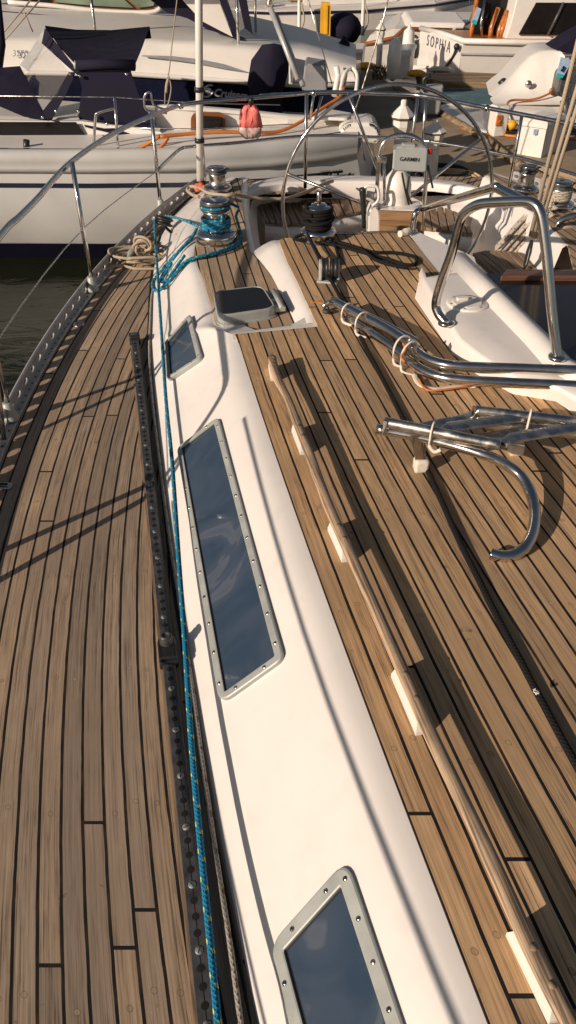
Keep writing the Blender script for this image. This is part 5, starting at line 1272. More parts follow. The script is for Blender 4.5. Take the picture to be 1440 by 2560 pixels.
L1 = [172, 177, 183, 192, 202, 206, 204]; L2 = [140, 140, 140, 138, 165, 190, 196]; L3 = [118, 112, 112, 116, 128, 150, 180]; L4 = [100, 92, 92, 100, 112, 120, 160]
m.grid([[k_(x_, y_, -.04) for x_, y_ in zip(xs, L1)], [k_(x_, y_, .05) for x_, y_ in zip(xs, L2)], [k_(x_, y_, .02) for x_, y_ in zip(xs, L3)], [k_(x_, y_, .4) for x_, y_ in zip(xs, L4)],
        [k_(x_, y_, 1.2) for x_, y_ in zip(xs, (40, 40, 50, 70, 95, 110, 150))], [k_(x_, y_, 2.6) for x_, y_ in zip(xs, (5, 8, 30, 45, 80, 100, 140))], [k_(x_, y_, 4.5) for x_, y_ in zip(xs, (-40, -40, -30, -10, 40, 70, 110))]], MT['gel2'])
m.build('superstructure', MT['gel2'], MC)
m = MB(); g = []
for x_, a, b_ in ((355, 138, 141), (430, 140, 150), (500, 148, 160), (560, 160, 172), (620, 180, 181)):
    g.append([k_(x_, a, .0), k_(x_, (a + b_) / 2, -.02), k_(x_, b_, -.02)])
m.grid(g, MT['sheath']); m.build('recess_shade', None, MC)  # grey strip painted in as the shadow of the curved recess
m = MB(); m.tube([k_(-60, 28, 1.9), k_(60, 36, 1.8), k_(220, 54, 1.5), k_(236, 72, 1.4)], .022, MT['steel'], 8, sub=4); m.build('hand_rail', None, MC)
m = MB(); m.tube([k_(-60, 44, 1.7), k_(100, 55, 1.6), k_(270, 75, 1.4)], .02, MT['steel'], 8, sub=4); m.build('hand_rail', None, MC)
def panel(name, px, mat, d, par=MC, th=.03):
    m = MB(); m.prism([k_(a, b_, d) for a, b_ in px], (0, -th, 0), MT[mat]); return m.build(name, MT[mat], par)
W_ = panel('windshield', [(-40, -30), (430, -30), (398, 14), (370, 25), (250, 20), (130, 8), (20, 0), (-40, -5)], 'brown', 2.6)
panel('glass', [(140, -30), (280, -30), (335, 19), (240, 14), (138, 5)], 'green_in', 2.56, W_); panel('glass', [(-40, -30), (130, -30), (122, 4), (20, -3), (-40, -6)], 'dark_glass', 2.56, W_); panel('glass', [(290, -30), (400, -30), (384, 14), (345, 19)], 'green_in', 2.56, W_)
m = MB(); m.tube([k_(20, 5, 2.5), k_(130, 14, 2.5), k_(250, 27, 2.5), k_(370, 31, 2.5), k_(402, 20, 2.5)], .03, MT['gel2'], 8, sub=4); m.build('windshield_frame', None, MC)
panel('canopy_trim', [(352, -20), (440, -20), (500, 48), (560, 66), (650, 118), (600, 100), (520, 72), (470, 45), (418, 30)], 'navy', 1.0, th=.05)
panel('arch', [(430, -30), (535, -30), (582, 92), (505, 52)], 'gel2', .9)
panel('canopy_trim', [(536, -30), (560, -30), (600, 92), (640, 118), (588, 98)], 'navy', .8)
panel('canopy_window', [(556, -30), (605, -30), (622, 60), (600, 78)], 'vinyl', .78); panel('canopy_trim', [(590, -30), (612, -30), (632, 85), (612, 70)], 'navy', .7)
m = MB(); rn = random.Random(4)
g = [[k_(655, 112, -.2), k_(685, 108, -.4), k_(720, 116, -.2)], [k_(628, 150, -.2), k_(680, 150, -.5), k_(726, 160, -.25)], [k_(618, 210, -.25), k_(670, 215, -.55), k_(708, 230, -.3)], [k_(640, 290, -.3), k_(672, 290, -.55), k_(706, 290, -.35)], [k_(662, 348, -.3), k_(684, 349, -.5), k_(703, 348, -.35)]]
m.grid(g, MT['navy']); m.build('canvas_cover', MT['navy'], MC)
m = MB(); m.text('Cruisers', k_(534, 232, -.075), k_(620, 240, 0) - k_(540, 232, 0), V((0, 0.03, 1)), 0.125, MT['silver_letter'], .003, shear=.25, bold=.004)
m.text('YACHTS', k_(566, 245, -.075), k_(620, 249, 0) - k_(566, 245, 0), V((0, 0.03, 1)), 0.07, MT['silver_letter'], .003); m.build('hull_lettering', None, MC)
m = MB(); c = k_(521, 228, -.06)
m.tube([c + V((.075 * math.cos(t), 0, .062 * math.sin(t) + .03 * math.cos(t))) for t in [i * .35 + .6 for i in range(16)]], .014, MT['silver_letter'], 6); m.ball(c + V((.0, 0, .0)), .05, MT['silver_letter'], 10, (1, .1, .8)); m.build('hull_emblem', None, MC)
m = MB(); m.prism(round2([c2(478, 340, YC + .23), c2(564, 340, YC + .25), c2(564, 290, YC + .25), c2(552, 280, YC + .25), c2(490, 279, YC + .23), c2(478, 290, YC + .23)], .03), (0, -.03, 0), MT['brown']); pf_ = m.build('porthole', MT['brown'], SB2)
m = MB(); m.prism(round2([c2(488, 342, YC + .19), c2(557, 342, YC + .21), c2(557, 292, YC + .21), c2(488, 288, YC + .19)], .03), (0, -.02, 0), MT['dark_glass']); m.build('pane', MT['dark_glass'], pf_)
m = MB(); m.text('3270', k_(30, 134, .0), k_(90, 134, 0) - k_(30, 134, 0), V((0, 0.2, 1)), 0.10, MT['sheath'], .003, shear=.2); m.build('model_lettering', None, MC)
for a, b_ in (((-20, 115), (85, -10)), ((-6, 120), (100, 0)), ((60, 30), (82, 80))):
    m = MB(); m.tube([c2(a[0], a[1], YC + 1.3), c2(b_[0], b_[1], YC + 1.3)], .008, MT['tan_rope'], 6); m.build('rigging_line', None, SB2)
m = MB(); m.tube([c2(-12, 200, YC + 1.0), c2(2, 110, YC + 1.0), c2(-4, -20, YC + 1.0)], [.06, .05, .02], MT['navy'], 8); m.build('furled_sail_cover', None, SB2)
# ================================================================ dock furniture
def pedestal(base_px, top_py, wpx, label, group='white dock pedestals'):
    b_ = at(base_px[0], base_px[1], DZ); h = up_to(b_, top_py).z - b_.z; w_ = wpx / 1900 * (b_.y * math.cos(TH) - (b_.z + .5 - CH) * math.sin(TH)) / 2
    T = thing('power_pedestal', label, 'power pedestal', b_, 0, group); b0 = V(b_)
    m = MB(); sq = lambda r_, z: [b0 + V((r_ * math.cos(a), r_ * math.sin(a), z)) for a in [math.pi / 4 * i + .39 for i in range(8)]]
    m.grid([sq(w_ * .72, 0), sq(w_ * .68, h * .06), sq(w_ * .60, h * .07), sq(w_ * .58, h * .62), sq(w_ * .85, h * .72), sq(w_ * .85, h * .80)], MT['white_plastic'], False, closeu=True); m.build('column', None, T)
    m = MB(); m.grid([sq(w_ * .9, h * .79), sq(w_ * 1.0, h * .80), sq(w_ * 1.0, h * .815), sq(w_ * .95, h * .82)], MT['growth'], False, closeu=True); m.build('lamp_band', None, T)
    m = MB(); m.grid([sq(w_ * 1.05, h * .82), sq(w_ * 1.02, h * .835), sq(w_ * .35, h * .93), sq(w_ * .28, h * .935), sq(w_ * .27, h * .985), sq(w_ * .2, h), sq(.001, h)], MT['white_plastic'], False, closeu=True); m.build('cap', None, T)
    m = MB(); m.box(b0 + V((w_ * .2, -w_ * .6, h * .45)), (w_ * .5, .03, h * .2), MT['white_plastic'], .2, .006); m.build('socket_cover', None, T)
    return T
pedestal((992, 470), 249, 58, 'tall white dock pedestal framed inside the left half of the wheel')
pedestal((1073, 452), 300, 60, 'white dock pedestal with a wide cap just right of the grey instrument cover')
pedestal((946, 172), 50, 26, 'distant white dock pedestal hung with cords by the dock box near the far bend')
def dockbox(a, b_, c, ta, label, lid=True):
    A, B, Cc = at(*a, DZ), at(*b_, DZ), at(*c, DZ)
    h = up_to(A, ta).z - DZ
    T = thing('dock_box', label, 'dock box', A, 0, 'dock boxes')
    D = A + (Cc - B)
    m = MB(); sh = lambda p, s, z: V((ctr_.x + (p.x - ctr_.x) * s, ctr_.y + (p.y - ctr_.y) * s, DZ + z))
    ctr_ = (A + B + Cc + D) / 4
    P4 = [A, B, Cc, D]
    m.grid([[sh(p, .94, 0) for p in P4], [sh(p, 1.0, h * .8) for p in P4]], MT['white_plastic'], False, closeu=True); m.build('box_body', None, T)
    m = MB(); m.grid([[sh(p, 1.02, h * .8) for p in P4], [sh(p, 1.09, h * .8) for p in P4], [sh(p, 1.09, h * .90) for p in P4], [sh(p, .9, h) for p in P4]], MT['white_plastic'], False, closeu=True)
    m.face([sh(p, .9, h) for p in P4], MT['white_plastic']); m.build('lid', None, T)
    return T
dockbox((967, 199), (1022, 193), (1034, 172), 130, 'white dock box in half shadow near the weedy edge of the dock')
BX = dockbox((1288, 385), (1352, 396), (1402, 375), 293, 'large white dock box standing at the right beside the runabout')
m = MB(); p = at(1339, 330, Y=at(1330, 390, DZ).y - .06); m.box(p, (.05, .01, .06), MT['sky_sticker']); m.build('notice', None, BX)
dockbox((868, 166), (905, 168), (912, 150), 122, 'small pale dock step box beside the distant pedestal')
dockbox((712, 74), (755, 74), (762, 58), 12, 'grey dock box far away behind the yellow post')
m = MB(); p = at(812, 108, DZ); t = up_to(p, 6); h = t.z - p.z; w_ = .115
m.grid([[p + V((x * w_ * s, y * w_ * s, z)) for x, y in ((-1, -1), (1, -1), (1, 1), (-1, 1))] for z, s in ((0, 1.1), (h * .18, 1.1), (h * .2, .95), (h * .93, .95), (h, .8))], MT['yellow'], False, closeu=True)
m.box(p + V((0.02, -w_ * 1.0, h * .6)), (.05, .05, h * .7), MT['yellow']); tag(m.build('yellow_post'), 'tall yellow post on the far end of the dock', 'post')
for (a, b_), s, lab in (((915, 165), .11, 'yellow dock bumper at the foot of the distant pedestal'), ((1040, 183), .1, 'yellow dock bumper beside the transom of the trawler')):
    m = MB(); m.ball(at(a, b_, DZ + .06), s, MT['yellow'], 10, (1.8, 1, .6)); tag(m.build('dock_bumper'), lab, 'bumper', 'yellow dock bumpers')
m = MB(); rn = random.Random(8)
for k in range(160):
    c = at(930 + rn.uniform(0, 34), 178 + rn.uniform(-8, 22), DZ + rn.uniform(.0, .1)); d = V((rn.uniform(-.1, .1), rn.uniform(-.1, .1), rn.uniform(.03, .12)))
    m.face([c, c + V((.02, 0, 0)), c + d], MT['growth'])
tag(m.build('weed'), 'dry brown weed caught on the dock edge', 'weed', kind='stuff')
for (cx, cy), rr, mt, lab in (((1118, 448), .24, 'tan_hose', 'pale hose coiled flat on the dock right of the instrument cover'), ((1100, 432), .2, 'pile_dark', 'dark hose coil lying behind the pale hose coil')):
    m = MB(); c = at(cx, cy, DZ + .02)
    for k in range(3): m.tube([c + V((math.cos(t) * (rr + .03 * k) * 1.2, math.sin(t) * (rr + .03 * k), .015 * k)) for t in [i * .5 for i in range(13)]], .014, MT[mt], 6, sub=3)
    tag(m.build('hose_coil'), lab, 'hose')
# grey cowling, black fender, shore power post on the right finger
m = MB(); p = at(1250, 268, DZ)
m.lathe([(.02, 0), (.11, .03), (.08, .1), (.13, .13), (.08, .19), (.12, .22), (.06, .28), (.09, .3), (.03, .36), (0, .37)], at(1250, 262, DZ), MT['rubber'], 14); tag(m.build('ribbed_fender'), 'black ribbed rubber fender beside the swim platform of the runabout', 'fender')
SPp = thing('shore_post', 'short white shore power post with orange cord and yellow plug', 'power post', at(1240, 340, DZ)); b_ = at(1240, 338, DZ)
m = MB(); hh_ = up_to(b_, 262).z - DZ; m.box(b_ + V((0, 0, hh_ / 2)), (.19, .2, hh_), MT['white_plastic'], .25, .02); m.build('post_body', None, SPp)
m = MB(); m.box(b_ + V((-.02, -.11, hh_ * .55)), (.08, .03, hh_ * .35), MT['orange'], .25, .01); m.build('orange_socket', None, SPp)
m = MB(); m.lathe([(.05, 0), (.06, .06), (.045, .1), (0, .11)], b_ + V((.13, -.08, hh_ * .32)), MT['yellow'], 12, Matrix.Rotation(R(60), 3, 'Y')); m.build('yellow_plug', None, SPp)
m = MB(); m.tube([b_ + V((-.02, -.13, .2)), at(1250, 332, DZ + .02), at(1200, 335, DZ + .02), at(1160, 322, DZ + .02), at(1150, 312, DZ + .02)], .018, MT['orange'], 6, sub=4)
m.tube([at(1250, 336, DZ + .02), at(1300, 342, DZ + .02), at(1420, 346, DZ + .02), at(1500, 350, DZ + .02)], .018, MT['orange'], 6, sub=4); tag(m.build('extension_cord'), 'orange shore cord lying on the dock round the short white post', 'cord')
# ================================================================ trawler with a varnished deckhouse
YT = at(1200, 185, DZ).y + 0.35
TW = thing('trawler', 'white trawler yacht with varnished orange uprights and dark cabin windows at top right', 'trawler', at(1250, 187, Y=YT))
def t_(a, b_, d=0.0): return at(a, b_, Y=YT + d)
m = MB()
m.grid([[t_(1146, 200, .0), t_(1300, 204), t_(1700, 205)], [t_(1147, 183, 0), t_(1300, 185), t_(1700, 188)], [t_(1152, 135, -.05), t_(1300, 138, -.05), t_(1700, 142, -.05)], [t_(1160, 104, -.1), t_(1300, 107, -.1), t_(1700, 110, -.1)]], MT['gel2'])
m.grid([[t_(1146, 200, 0), t_(1040, 190, 2.2)], [t_(1152, 135, -.05), t_(1045, 128, 2.2)], [t_(1160, 104, -.1), t_(1052, 72, 2.2)]], MT['gel2'], False)
m.grid([[t_(1160, 104, -.1), t_(1300, 107, -.1), t_(1700, 110, -.1)], [t_(1110, 85, 1.3), t_(1300, 90, 1.0), t_(1700, 94, 1)], [t_(1052, 72, 2.2), t_(1290, 80, 2.2), t_(1700, 84, 2.2)]], MT['varnish'], False); m.build('hull', None, TW)
m = MB(); m.tube([t_(1052, 71, 2.2), t_(1105, 84, 1.2), t_(1160, 103, -.12), t_(1300, 106, -.12), t_(1700, 109, -.12)], .05, MT['white_plastic'], 8); m.build('toe_moulding', None, TW)
m = MB(); m.tube([t_(1152, 135, -.07), t_(1300, 138, -.07), t_(1700, 142, -.07)], .02, MT['sheath'], 6); m.build('hull_strake', None, TW)
m = MB(); m.prism([t_(1262, 102, .6), t_(1282, 40, .6), t_(1300, -40, .6), t_(1700, -40, .6), t_(1700, 104, .6)], (0, 2.0, 0), MT['gel2'], .02); m.build('cabin', None, TW)
m = MB(); m.prism([t_(1296, 86, .58), t_(1340, 6, .58), t_(1700, 8, .58), t_(1700, 90, .58)], (0, -.03, 0), MT['dark_glass']); cw = m.build('cabin_window', MT['dark_glass'], TW)
m = MB(); m.tube([t_(1370, 88, .54), t_(1410, 6, .54)], .03, MT['black'], 6); m.build('window_bar', None, cw)
m = MB(); m.prism([t_(1175, 96, 1.2), t_(1190, 30, 1.2), t_(1200, -30, 1.2), t_(1298, -30, 1.2), t_(1298, 10, 1.2), t_(1262, 96, 1.2)], (0, .05, 0), MT['dark_glass']); m.build('aft_glazing', MT['dark_glass'], TW)
for p0, p1, p2 in (((1176, 96), (1180, 70), (1194, -10)), ((1225, 97), (1228, 70), (1246, 20)), ((1244, 97), (1248, 76), (1268, 26)), ((1250, 96), (1256, 72), (1270, 30))):
    m = MB(); m.tube([t_(*p0, .9), t_(*p1, .9), t_(*p2, 1.0)], .045, MT['varnish'], 6); m.build('varnished_upright', None, TW)
m = MB(); m.prism([t_(1178, 58, .85), t_(1190, 62, .85), t_(1203, 22, .9), t_(1192, 17, .9)], (0, -.02, 0), MT['sky_sticker']); st_ = m.build('hanging_sign', None, TW)
m = MB(); m.prism([t_(1178, 58, .80), t_(1190, 62, .80), t_(1193, 52, .80), t_(1182, 48, .80)], (0, -.02, 0), MT['teal']); m.build('teal_band', None, st_)
m = MB(); m.tube([t_(1205, 95, .6), t_(1202, 60, .6), t_(1212, 0, .7)], .02, MT['steel'], 6); m.build('boarding_pole', None, TW)
m = MB(); T0_, T1_, B0_, B1_ = t_(1160, 104, -.1), t_(1052, 72, 2.2), t_(1152, 135, -.05), t_(1045, 128, 2.2); xd = T0_ - T1_; yd_ = (T0_ + T1_) - (B0_ + B1_)
nm_ = xd.cross(yd_).normalized(); nm_ = nm_ if nm_.y < 0 else -nm_
m.text('S O P H I A', (T1_.lerp(B1_, .45)).lerp(T0_.lerp(B0_, .45), .2) + nm_ * .012, xd, yd_, .27, MT['dim_letter'], .001); m.build('boat_name', None, TW)
for k in range(2):
    m = MB(); m.prism([t_(1307 + 66 * k, 130, -.09), t_(1360 + 66 * k, 132, -.09), t_(1362 + 66 * k, 112, -.09), t_(1312 + 66 * k, 111, -.09)], (0, -.02, 0), MT['white_plastic']); v_ = m.build('hull_vent', None, TW)
    for j in range(3): m = MB(); m.tube([t_(1314 + 66 * k, 117 + 5 * j, -.12), t_(1352 + 66 * k, 118 + 5 * j, -.12)], .018, MT['hole'], 4); m.build('slot', None, v_)
m = MB(); m.tube([t_(1140, 115, -.0), t_(1136, 135, .2), t_(1120, 160, .5), t_(1098, 178, .9), t_(1085, 179, .9)], .025, MT['rubber'], 6, sub=4); m.ball(t_(1142, 117, -.05), .06, MT['rubber'], 8); tag(m.build('mooring_line'), 'black mooring line hanging from the transom of the trawler to the dock', 'rope')
m = MB(); m.prism([t_(1030, 186, 1.6), t_(1146, 190, .2), t_(1120, 178, .2), t_(1030, 172, 1.8)], (0, 0, .08), MT['white_plastic'], .02); m.build('swim_platform', None, TW)
# white boat lying astern of the trawler
YA = YT + 2.4
def a_(a, b_, d=0.0): return at(a, b_, Y=YA + d)
AB = thing('cabin_boat', 'white boat with a broad pale bow left of the trawler transom', 'boat', a_(1000, 160))
m = MB(); m.grid([[a_(905, 165, .0), a_(980, 180, 0), a_(1060, 178, 0)], [a_(905, 120, -.1), a_(985, 110, -.1), a_(1060, 112, -.1)], [a_(925, 88, -.1), a_(985, 72, -.1), a_(1130, 78, 0)], [a_(960, 60, 1.4), a_(1000, 50, 1.4), a_(1170, 55, 1.2)], [a_(960, 30, 4), a_(1000, 30, 4), a_(1180, 30, 4)]], MT['gel2'], False); m.build('hull', MT['gel2'], AB)
m = MB(); m.tube([a_(905, 112, -.1), a_(985, 95, -.2), a_(1010, 72, -.1), a_(1130, 76, 0)], .04, MT['brown'], 6); m.build('rub_strake', None, AB)
m = MB(); m.prism([a_(1015, 70, .3), a_(1160, 74, .3), a_(1165, 58, .3), a_(1030, 55, .3)], (0, 1.2, .1), MT['gel2'], .04); m.build('cabin_top', None, AB)
m = MB(); m.tube([a_(1000, 110, -.15), a_(1040, 90, -.2), a_(1044, 96, -.2)], .03, MT['rubber'], 6); m.ball(a_(1040, 125, -.2), .1, MT['rubber'], 10, (1, 1, 1.6)); tag(m.build('boat_fender'), 'black fender and line on the bow beside the trawler', 'fender')
# low grey skiff between the docks
YS = at(1160, 330, WZ + .1).y
SK = thing('skiff', 'low grey skiff hull afloat between the dock and the runabout', 'skiff', at(1160, 330, WZ))
m = MB(); tp_ = [at(a, b_, WZ + .42) for a, b_ in ((1100, 268), (1135, 262), (1235, 268), (1240, 318), (1225, 336), (1130, 300))]
ctr_ = sum(tp_, V()) / len(tp_)
m.grid([[ctr_ + (p - ctr_) * .9 + V((0, 0, -.6)) for p in tp_], [ctr_ + (p - ctr_) * .98 + V((0, 0, -.1)) for p in tp_], tp_, [ctr_ + (p - ctr_) * .94 for p in tp_], [ctr_ + (p - ctr_) * .5 + V((0, 0, .03)) for p in tp_]], MT['grey_hull'], False, closeu=True)
m.face([ctr_ + (p - ctr_) * .5 + V((0, 0, .03)) for p in tp_], MT['grey_hull']); m.build('hull', MT['grey_hull'], SK)
m = MB(); m.tube(tp_, .03, MT['white_plastic'], 8, closed=True); m.build('gunwale', None, SK)
m = MB(); p = at(1078, 258, DZ + .2); m.prism(round2([p + V((x, 0, z)) for x, z in ((-.16, -.15), (.14, -.15), (.16, .22), (-.14, .2))], .04), (0, .25, 0), MT['sheath'], .03); m.tube([p + V((-.1, 0, .15)), p + V((-.14, 0, .3)), p + V((-.05, 0, .35))], .03, MT['rubber'], 6, sub=3); tag(m.build('outboard_cowl'), 'small grey outboard cowl seen just inside the top of the wheel', 'outboard')
# ================================================================ white runabout at the right
YR = at(1300, 320, DZ).y + .35
RN = thing('runabout', 'white runabout with a swept stern, swim platform and tan line at the right', 'runabout', at(1330, 325, Y=YR))
def r_(a, b_, d=0.0): return at(a, b_, Y=YR + d)
m = MB()
sw = [(1222, 236), (1238, 222), (1262, 205), (1290, 172), (1320, 140), (1345, 126), (1375, 123), (1394, 124)]
g = [[r_(a, b_, 1.1) for a, b_ in sw]]
g.append([r_(a + 10, b_ + 6, .75) for a, b_ in sw])
low = [(1226, 244), (1250, 234), (1275, 226), (1302, 218), (1330, 212), (1360, 208), (1388, 200), (1412, 140)]
g.append([r_(a, b_, .6) for a, b_ in low])
low2 = [(1226, 250), (1250, 246), (1275, 240), (1305, 236), (1335, 236), (1362, 238), (1392, 240), (1410, 236)]
g.append([r_(a, b_, .5) for a, b_ in low2])
low3 = [(1236, 262), (1262, 262), (1280, 262), (1310, 262), (1340, 262), (1370, 262), (1395, 262), (1412, 262)]
g.append([r_(a, b_, .2) for a, b_ in low3])
m.grid(g, MT['gel2'])
m.grid([[p + V((.3, 1.6, -.1)) for p in g[0]], g[0]], MT['gel2'])
m.build('stern_moulding', MT['gel2'], RN)
m = MB(); m.prism(round2([r_(1270, 284, .0), r_(1405, 288, .0), r_(1430, 262, .3), r_(1380, 250, .5), r_(1290, 256, .4), r_(1268, 262, .2)], .08), (0, 0, -.10), MT['gel2'], .03); m.build('swim_platform', None, RN)
m = MB(); g = []
for x_, yt_, yb_ in ((1266, 272, 280), (1270, 286, 318), (1290, 288, 326), (1330, 290, 330), (1410, 292, 330), (1600, 296, 335)): g.append([r_(x_, yt_, .05), r_(x_, (yt_ + yb_) / 2, .0), r_(x_ + 6, yb_, .25)])
m.grid(g, MT['grey_hull']); m.build('hull', MT['grey_hull'], RN)
m = MB(); m.lathe([(.05, 0), (.045, .02), (0, .02)], r_(1321, 210, .52), MT['steel_dull'], 14, Matrix.Rotation(R(90), 3, 'X')); m.build('fuel_cap', None, RN)
m = MB(); m.lathe([(.05, 0), (.045, .02), (0, .02)], r_(1381, 228, .48), MT['brown'], 14, Matrix.Rotation(R(90), 3, 'X')); m.build('fairlead', None, RN)
m = MB(); m.tube([r_(1381, 230, .42), r_(1350, 244, .3), r_(1320, 250, .25), r_(1285, 250, .2), r_(1270, 256, .1), r_(1264, 275, -.05), r_(1250, 310, -.3)], .016, MT['orange'], 6, sub=4); tag(m.build('stern_line'), 'orange stern line run from the runabout to the dock', 'rope')
m = MB(); m.prism([r_(1390, 124, .9), r_(1398, 130, .9), r_(1500, 142, .9), r_(1500, 60, .9), r_(1440, 92, .9)], (0, .6, 0), MT['navy']); m.build('dark_canopy', MT['navy'], RN)
OB = thing('outboard_engine', 'black outboard engine with a pale blue and teal sticker at the right edge', 'outboard', r_(1420, 260))
m = MB(); m.prism(round2([r_(1392, 240, .1), r_(1470, 262, .1), r_(1490, 170, .1), r_(1450, 150, .1), r_(1402, 190, .1)], .05), (.05, .5, 0), MT['black'], .03); m.build('cowl', None, OB)
m = MB(); m.prism([r_(1390, 188, .06), r_(1407, 193, .06), r_(1430, 150, .08), r_(1402, 142, .08)], (0, -.02, 0), MT['sky_sticker']); sk_ = m.build('sticker', None, OB)
m = MB(); m.prism([r_(1389, 190, .03), r_(1405, 195, .03), r_(1409, 187, .03), r_(1393, 182, .03)], (0, -.02, 0), MT['teal']); m.build('teal_band', None, sk_)
m = MB(); m.tube([r_(1403, 178, .02), r_(1410, 165, .02)], .014, MT['navy_gel'], 6); m.build('blue_mark', None, sk_)
m = MB(); m.tube([r_(1410, 250, .1), r_(1425, 320, .1)], .06, MT['black'], 8); m.build('leg', None, OB)
# ================================================================ boats farther off along the dock
def far_boat(px, py, z, ln, ang, label, cover=None, mast=True, cab=True, beam=1.3, seed=0):
    p = at(px, py, z); p.z = WZ
    T = thing('moored_boat', label, 'boat', p, ang, 'white boats moored farther along the dock')
    rn = random.Random(seed); mm = T.matrix_basis.copy(); mm = Matrix.Translation(p) @ Matrix.Rotation(ang, 4, 'Z')
    X = lambda x, y, z_: mm @ V((x, y, z_))
    m = MB(); st_ = [(-.5, .78, .95), (-.3, .96, .9), (0, 1, .92), (.25, .8, 1.0), (.42, .4, 1.1), (.5, .04, 1.18)]
    rows = []
    for s, b_, h in st_:
        rows.append([X(s * ln, -b_ * beam * .75, 0), X(s * ln, -b_ * beam * .95, h * .5), X(s * ln, -b_ * beam, h), X(s * ln, -b_ * beam * .9, h + .02), X(s * ln, 0, h + .08), X(s * ln, b_ * beam * .9, h + .02), X(s * ln, b_ * beam, h), X(s * ln, b_ * beam * .95, h * .5), X(s * ln, b_ * beam * .75, 0)])
    m.grid(rows, MT['gel2'], False); m.face(rows[0], MT['gel2']); m.build('hull', MT['gel2'], T)
    m = MB(); m.tube([r__[2] + V((0, 0, -.06)) for r__ in rows], .03, MT[rn.choice(['navy_gel', 'brown', 'sheath'])], 6); m.build('rub_rail', None, T)
    if cab:
        m = MB(); c = lambda x, y, z_: X(x * ln, y * beam, z_)
        m.grid([[c(-.18, -.6, .95), c(.25, -.45, 1.0), c(.25, .45, 1.0), c(-.18, .6, .95)], [c(-.17, -.52, 1.4), c(.15, -.4, 1.36), c(.15, .4, 1.36), c(-.17, .52, 1.4)]], MT['gel2'], False, closeu=True); m.face([c(-.17, -.52, 1.4), c(.15, -.4, 1.36), c(.15, .4, 1.36), c(-.17, .52, 1.4)], MT['gel2']); cb_ = m.build('cabin', MT['gel2'], T)
        for sd in (-1, 1):
            m = MB(); m.prism([c(-.12, sd * .6, 1.12), c(.12, sd * .5, 1.12), c(.08, sd * .47, 1.28), c(-.12, sd * .56, 1.28)], X(0, sd * .02, 0) - X(0, 0, 0), MT['dark_glass']); m.build('cabin_window', MT['dark_glass'], cb_)
    if cover:
        m = MB(); m.tube([X(-.42 * ln, 0, 1.9), X(-.2 * ln, 0, 2.0), X(.02 * ln, 0, 2.05)], [.12, .16, .14], MT[cover], 10); m.build('sail_cover', MT[cover], T)
        m = MB(); m.grid([[X(-.22 * ln, y_ * beam, z_) for y_, z_ in ((-.55, 1.1), (-.5, 1.7), (0, 1.85), (.5, 1.7), (.55, 1.1))], [X(-.08 * ln, y_ * beam, z_) for y_, z_ in ((-.55, 1.35), (-.5, 1.7), (0, 1.8), (.5, 1.7), (.55, 1.35))]], MT[cover]); m.build('spray_hood', MT[cover], T)
    if mast:
        m = MB(); m.tube([X(.04 * ln, 0, 1.0), X(.04 * ln, 0, 11)], .07, MT['alu_rail'], 8); m.build('mast', None, T)
        m = MB(); m.tube([X(-.5 * ln, 0, 1.0), X(.04 * ln, 0, 11)], .012, MT['steel_dull'], 5); m.build('backstay', None, T)
    for sd in (-1, 1):
        m = MB(); m.tube([X(s * ln, sd * b_ * beam * .95, h + .6) for s, b_, h in st_[:5]] + [X(.52 * ln, 0, 1.85)], .016, MT['steel'], 6); rl = m.build('guard_rail', None, T)
        for s, b_, h in st_[:5]:
            m = MB(); m.tube([X(s * ln, sd * b_ * beam * .95, h), X(s * ln, sd * b_ * beam * .95, h + .6)], .016, MT['steel'], 5); m.build('stanchion', None, rl)
    for k in range(2):
        x0 = rn.uniform(-.35, .3) * ln; m = MB(); m.box(X(x0, rn.uniform(-.3, .3), 1.05), (.6, .5, .12), MT[rn.choice(['dark_glass', 'teak', 'sheath'])], ang, .02); m.build('hatch', None, T)
    m = MB(); xx = -.46 * ln
    m.tube([X(xx, -.8 * beam, .95), X(xx, -.8 * beam, 1.9), X(xx + .1, -.5 * beam, 2.05), X(xx + .1, .5 * beam, 2.05), X(xx, .8 * beam, 1.9), X(xx, .8 * beam, .95)], .03, MT['steel'], 6); m.build('stern_arch', None, T)
    m = MB(); m.lathe([(.34, -.02), (.36, 0), (.34, .02)], X(-.38 * ln, 0, 1.35), MT['steel'], 16, Matrix.Rotation(ang, 3, 'Z') @ Matrix.Rotation(R(80), 3, 'Y'), cap=False); m.build('wheel', None, T)
    m = MB(); m.box(X(-.52 * ln, .5 * beam, 1.15), (.3, .35, .55), MT[rn.choice(['black', 'sheath', 'white_plastic'])], ang, .06); m.tube([X(-.52 * ln, .5 * beam, .9), X(-.53 * ln, .5 * beam, .1)], .07, MT['black'], 6); m.build('outboard', None, T)
    for k in range(4):
        p0 = rn.uniform(-.45, .45) * ln; m = MB(); m.tube([X(p0, rn.uniform(-1, 1) * beam, .95), X(p0 + rn.uniform(-1.2, 1.2), 0, rn.uniform(3.5, 9))], .012, MT['steel_dull'], 5); m.build('shroud', None, T)
    m = MB(); m.lathe([(.09, 0), (.11, .06), (.08, .12), (.1, .16), (0, .18)], X(-.3 * ln, -.6 * beam, .95), MT['steel_dull'], 12); m.build('winch', None, T)
    return T
far_boat(880, 62, DZ, 7.5, R(8), 'white sailing boat beyond the yellow post with its stern to the dock', None, True, True, seed=1)
far_boat(1075, 30, DZ, 9, R(14), 'white sailing boat with blue sail cover at the top, above the trawler bow', 'blue_canvas', True, True, seed=2)
far_boat(700, 8, DZ, 8, R(95), 'white boat with its bow toward the grey dock box at the far left dock', None, True, True, seed=3)
far_boat(960, -10, DZ, 9, R(5), 'white sailing boat with navy hood at the very top, behind the yellow post', 'navy', True, True, seed=4)
far_boat(820, -40, DZ, 10, R(12), 'white sailing boat cut by the top edge left of centre', 'blue_canvas', True, True, seed=5)
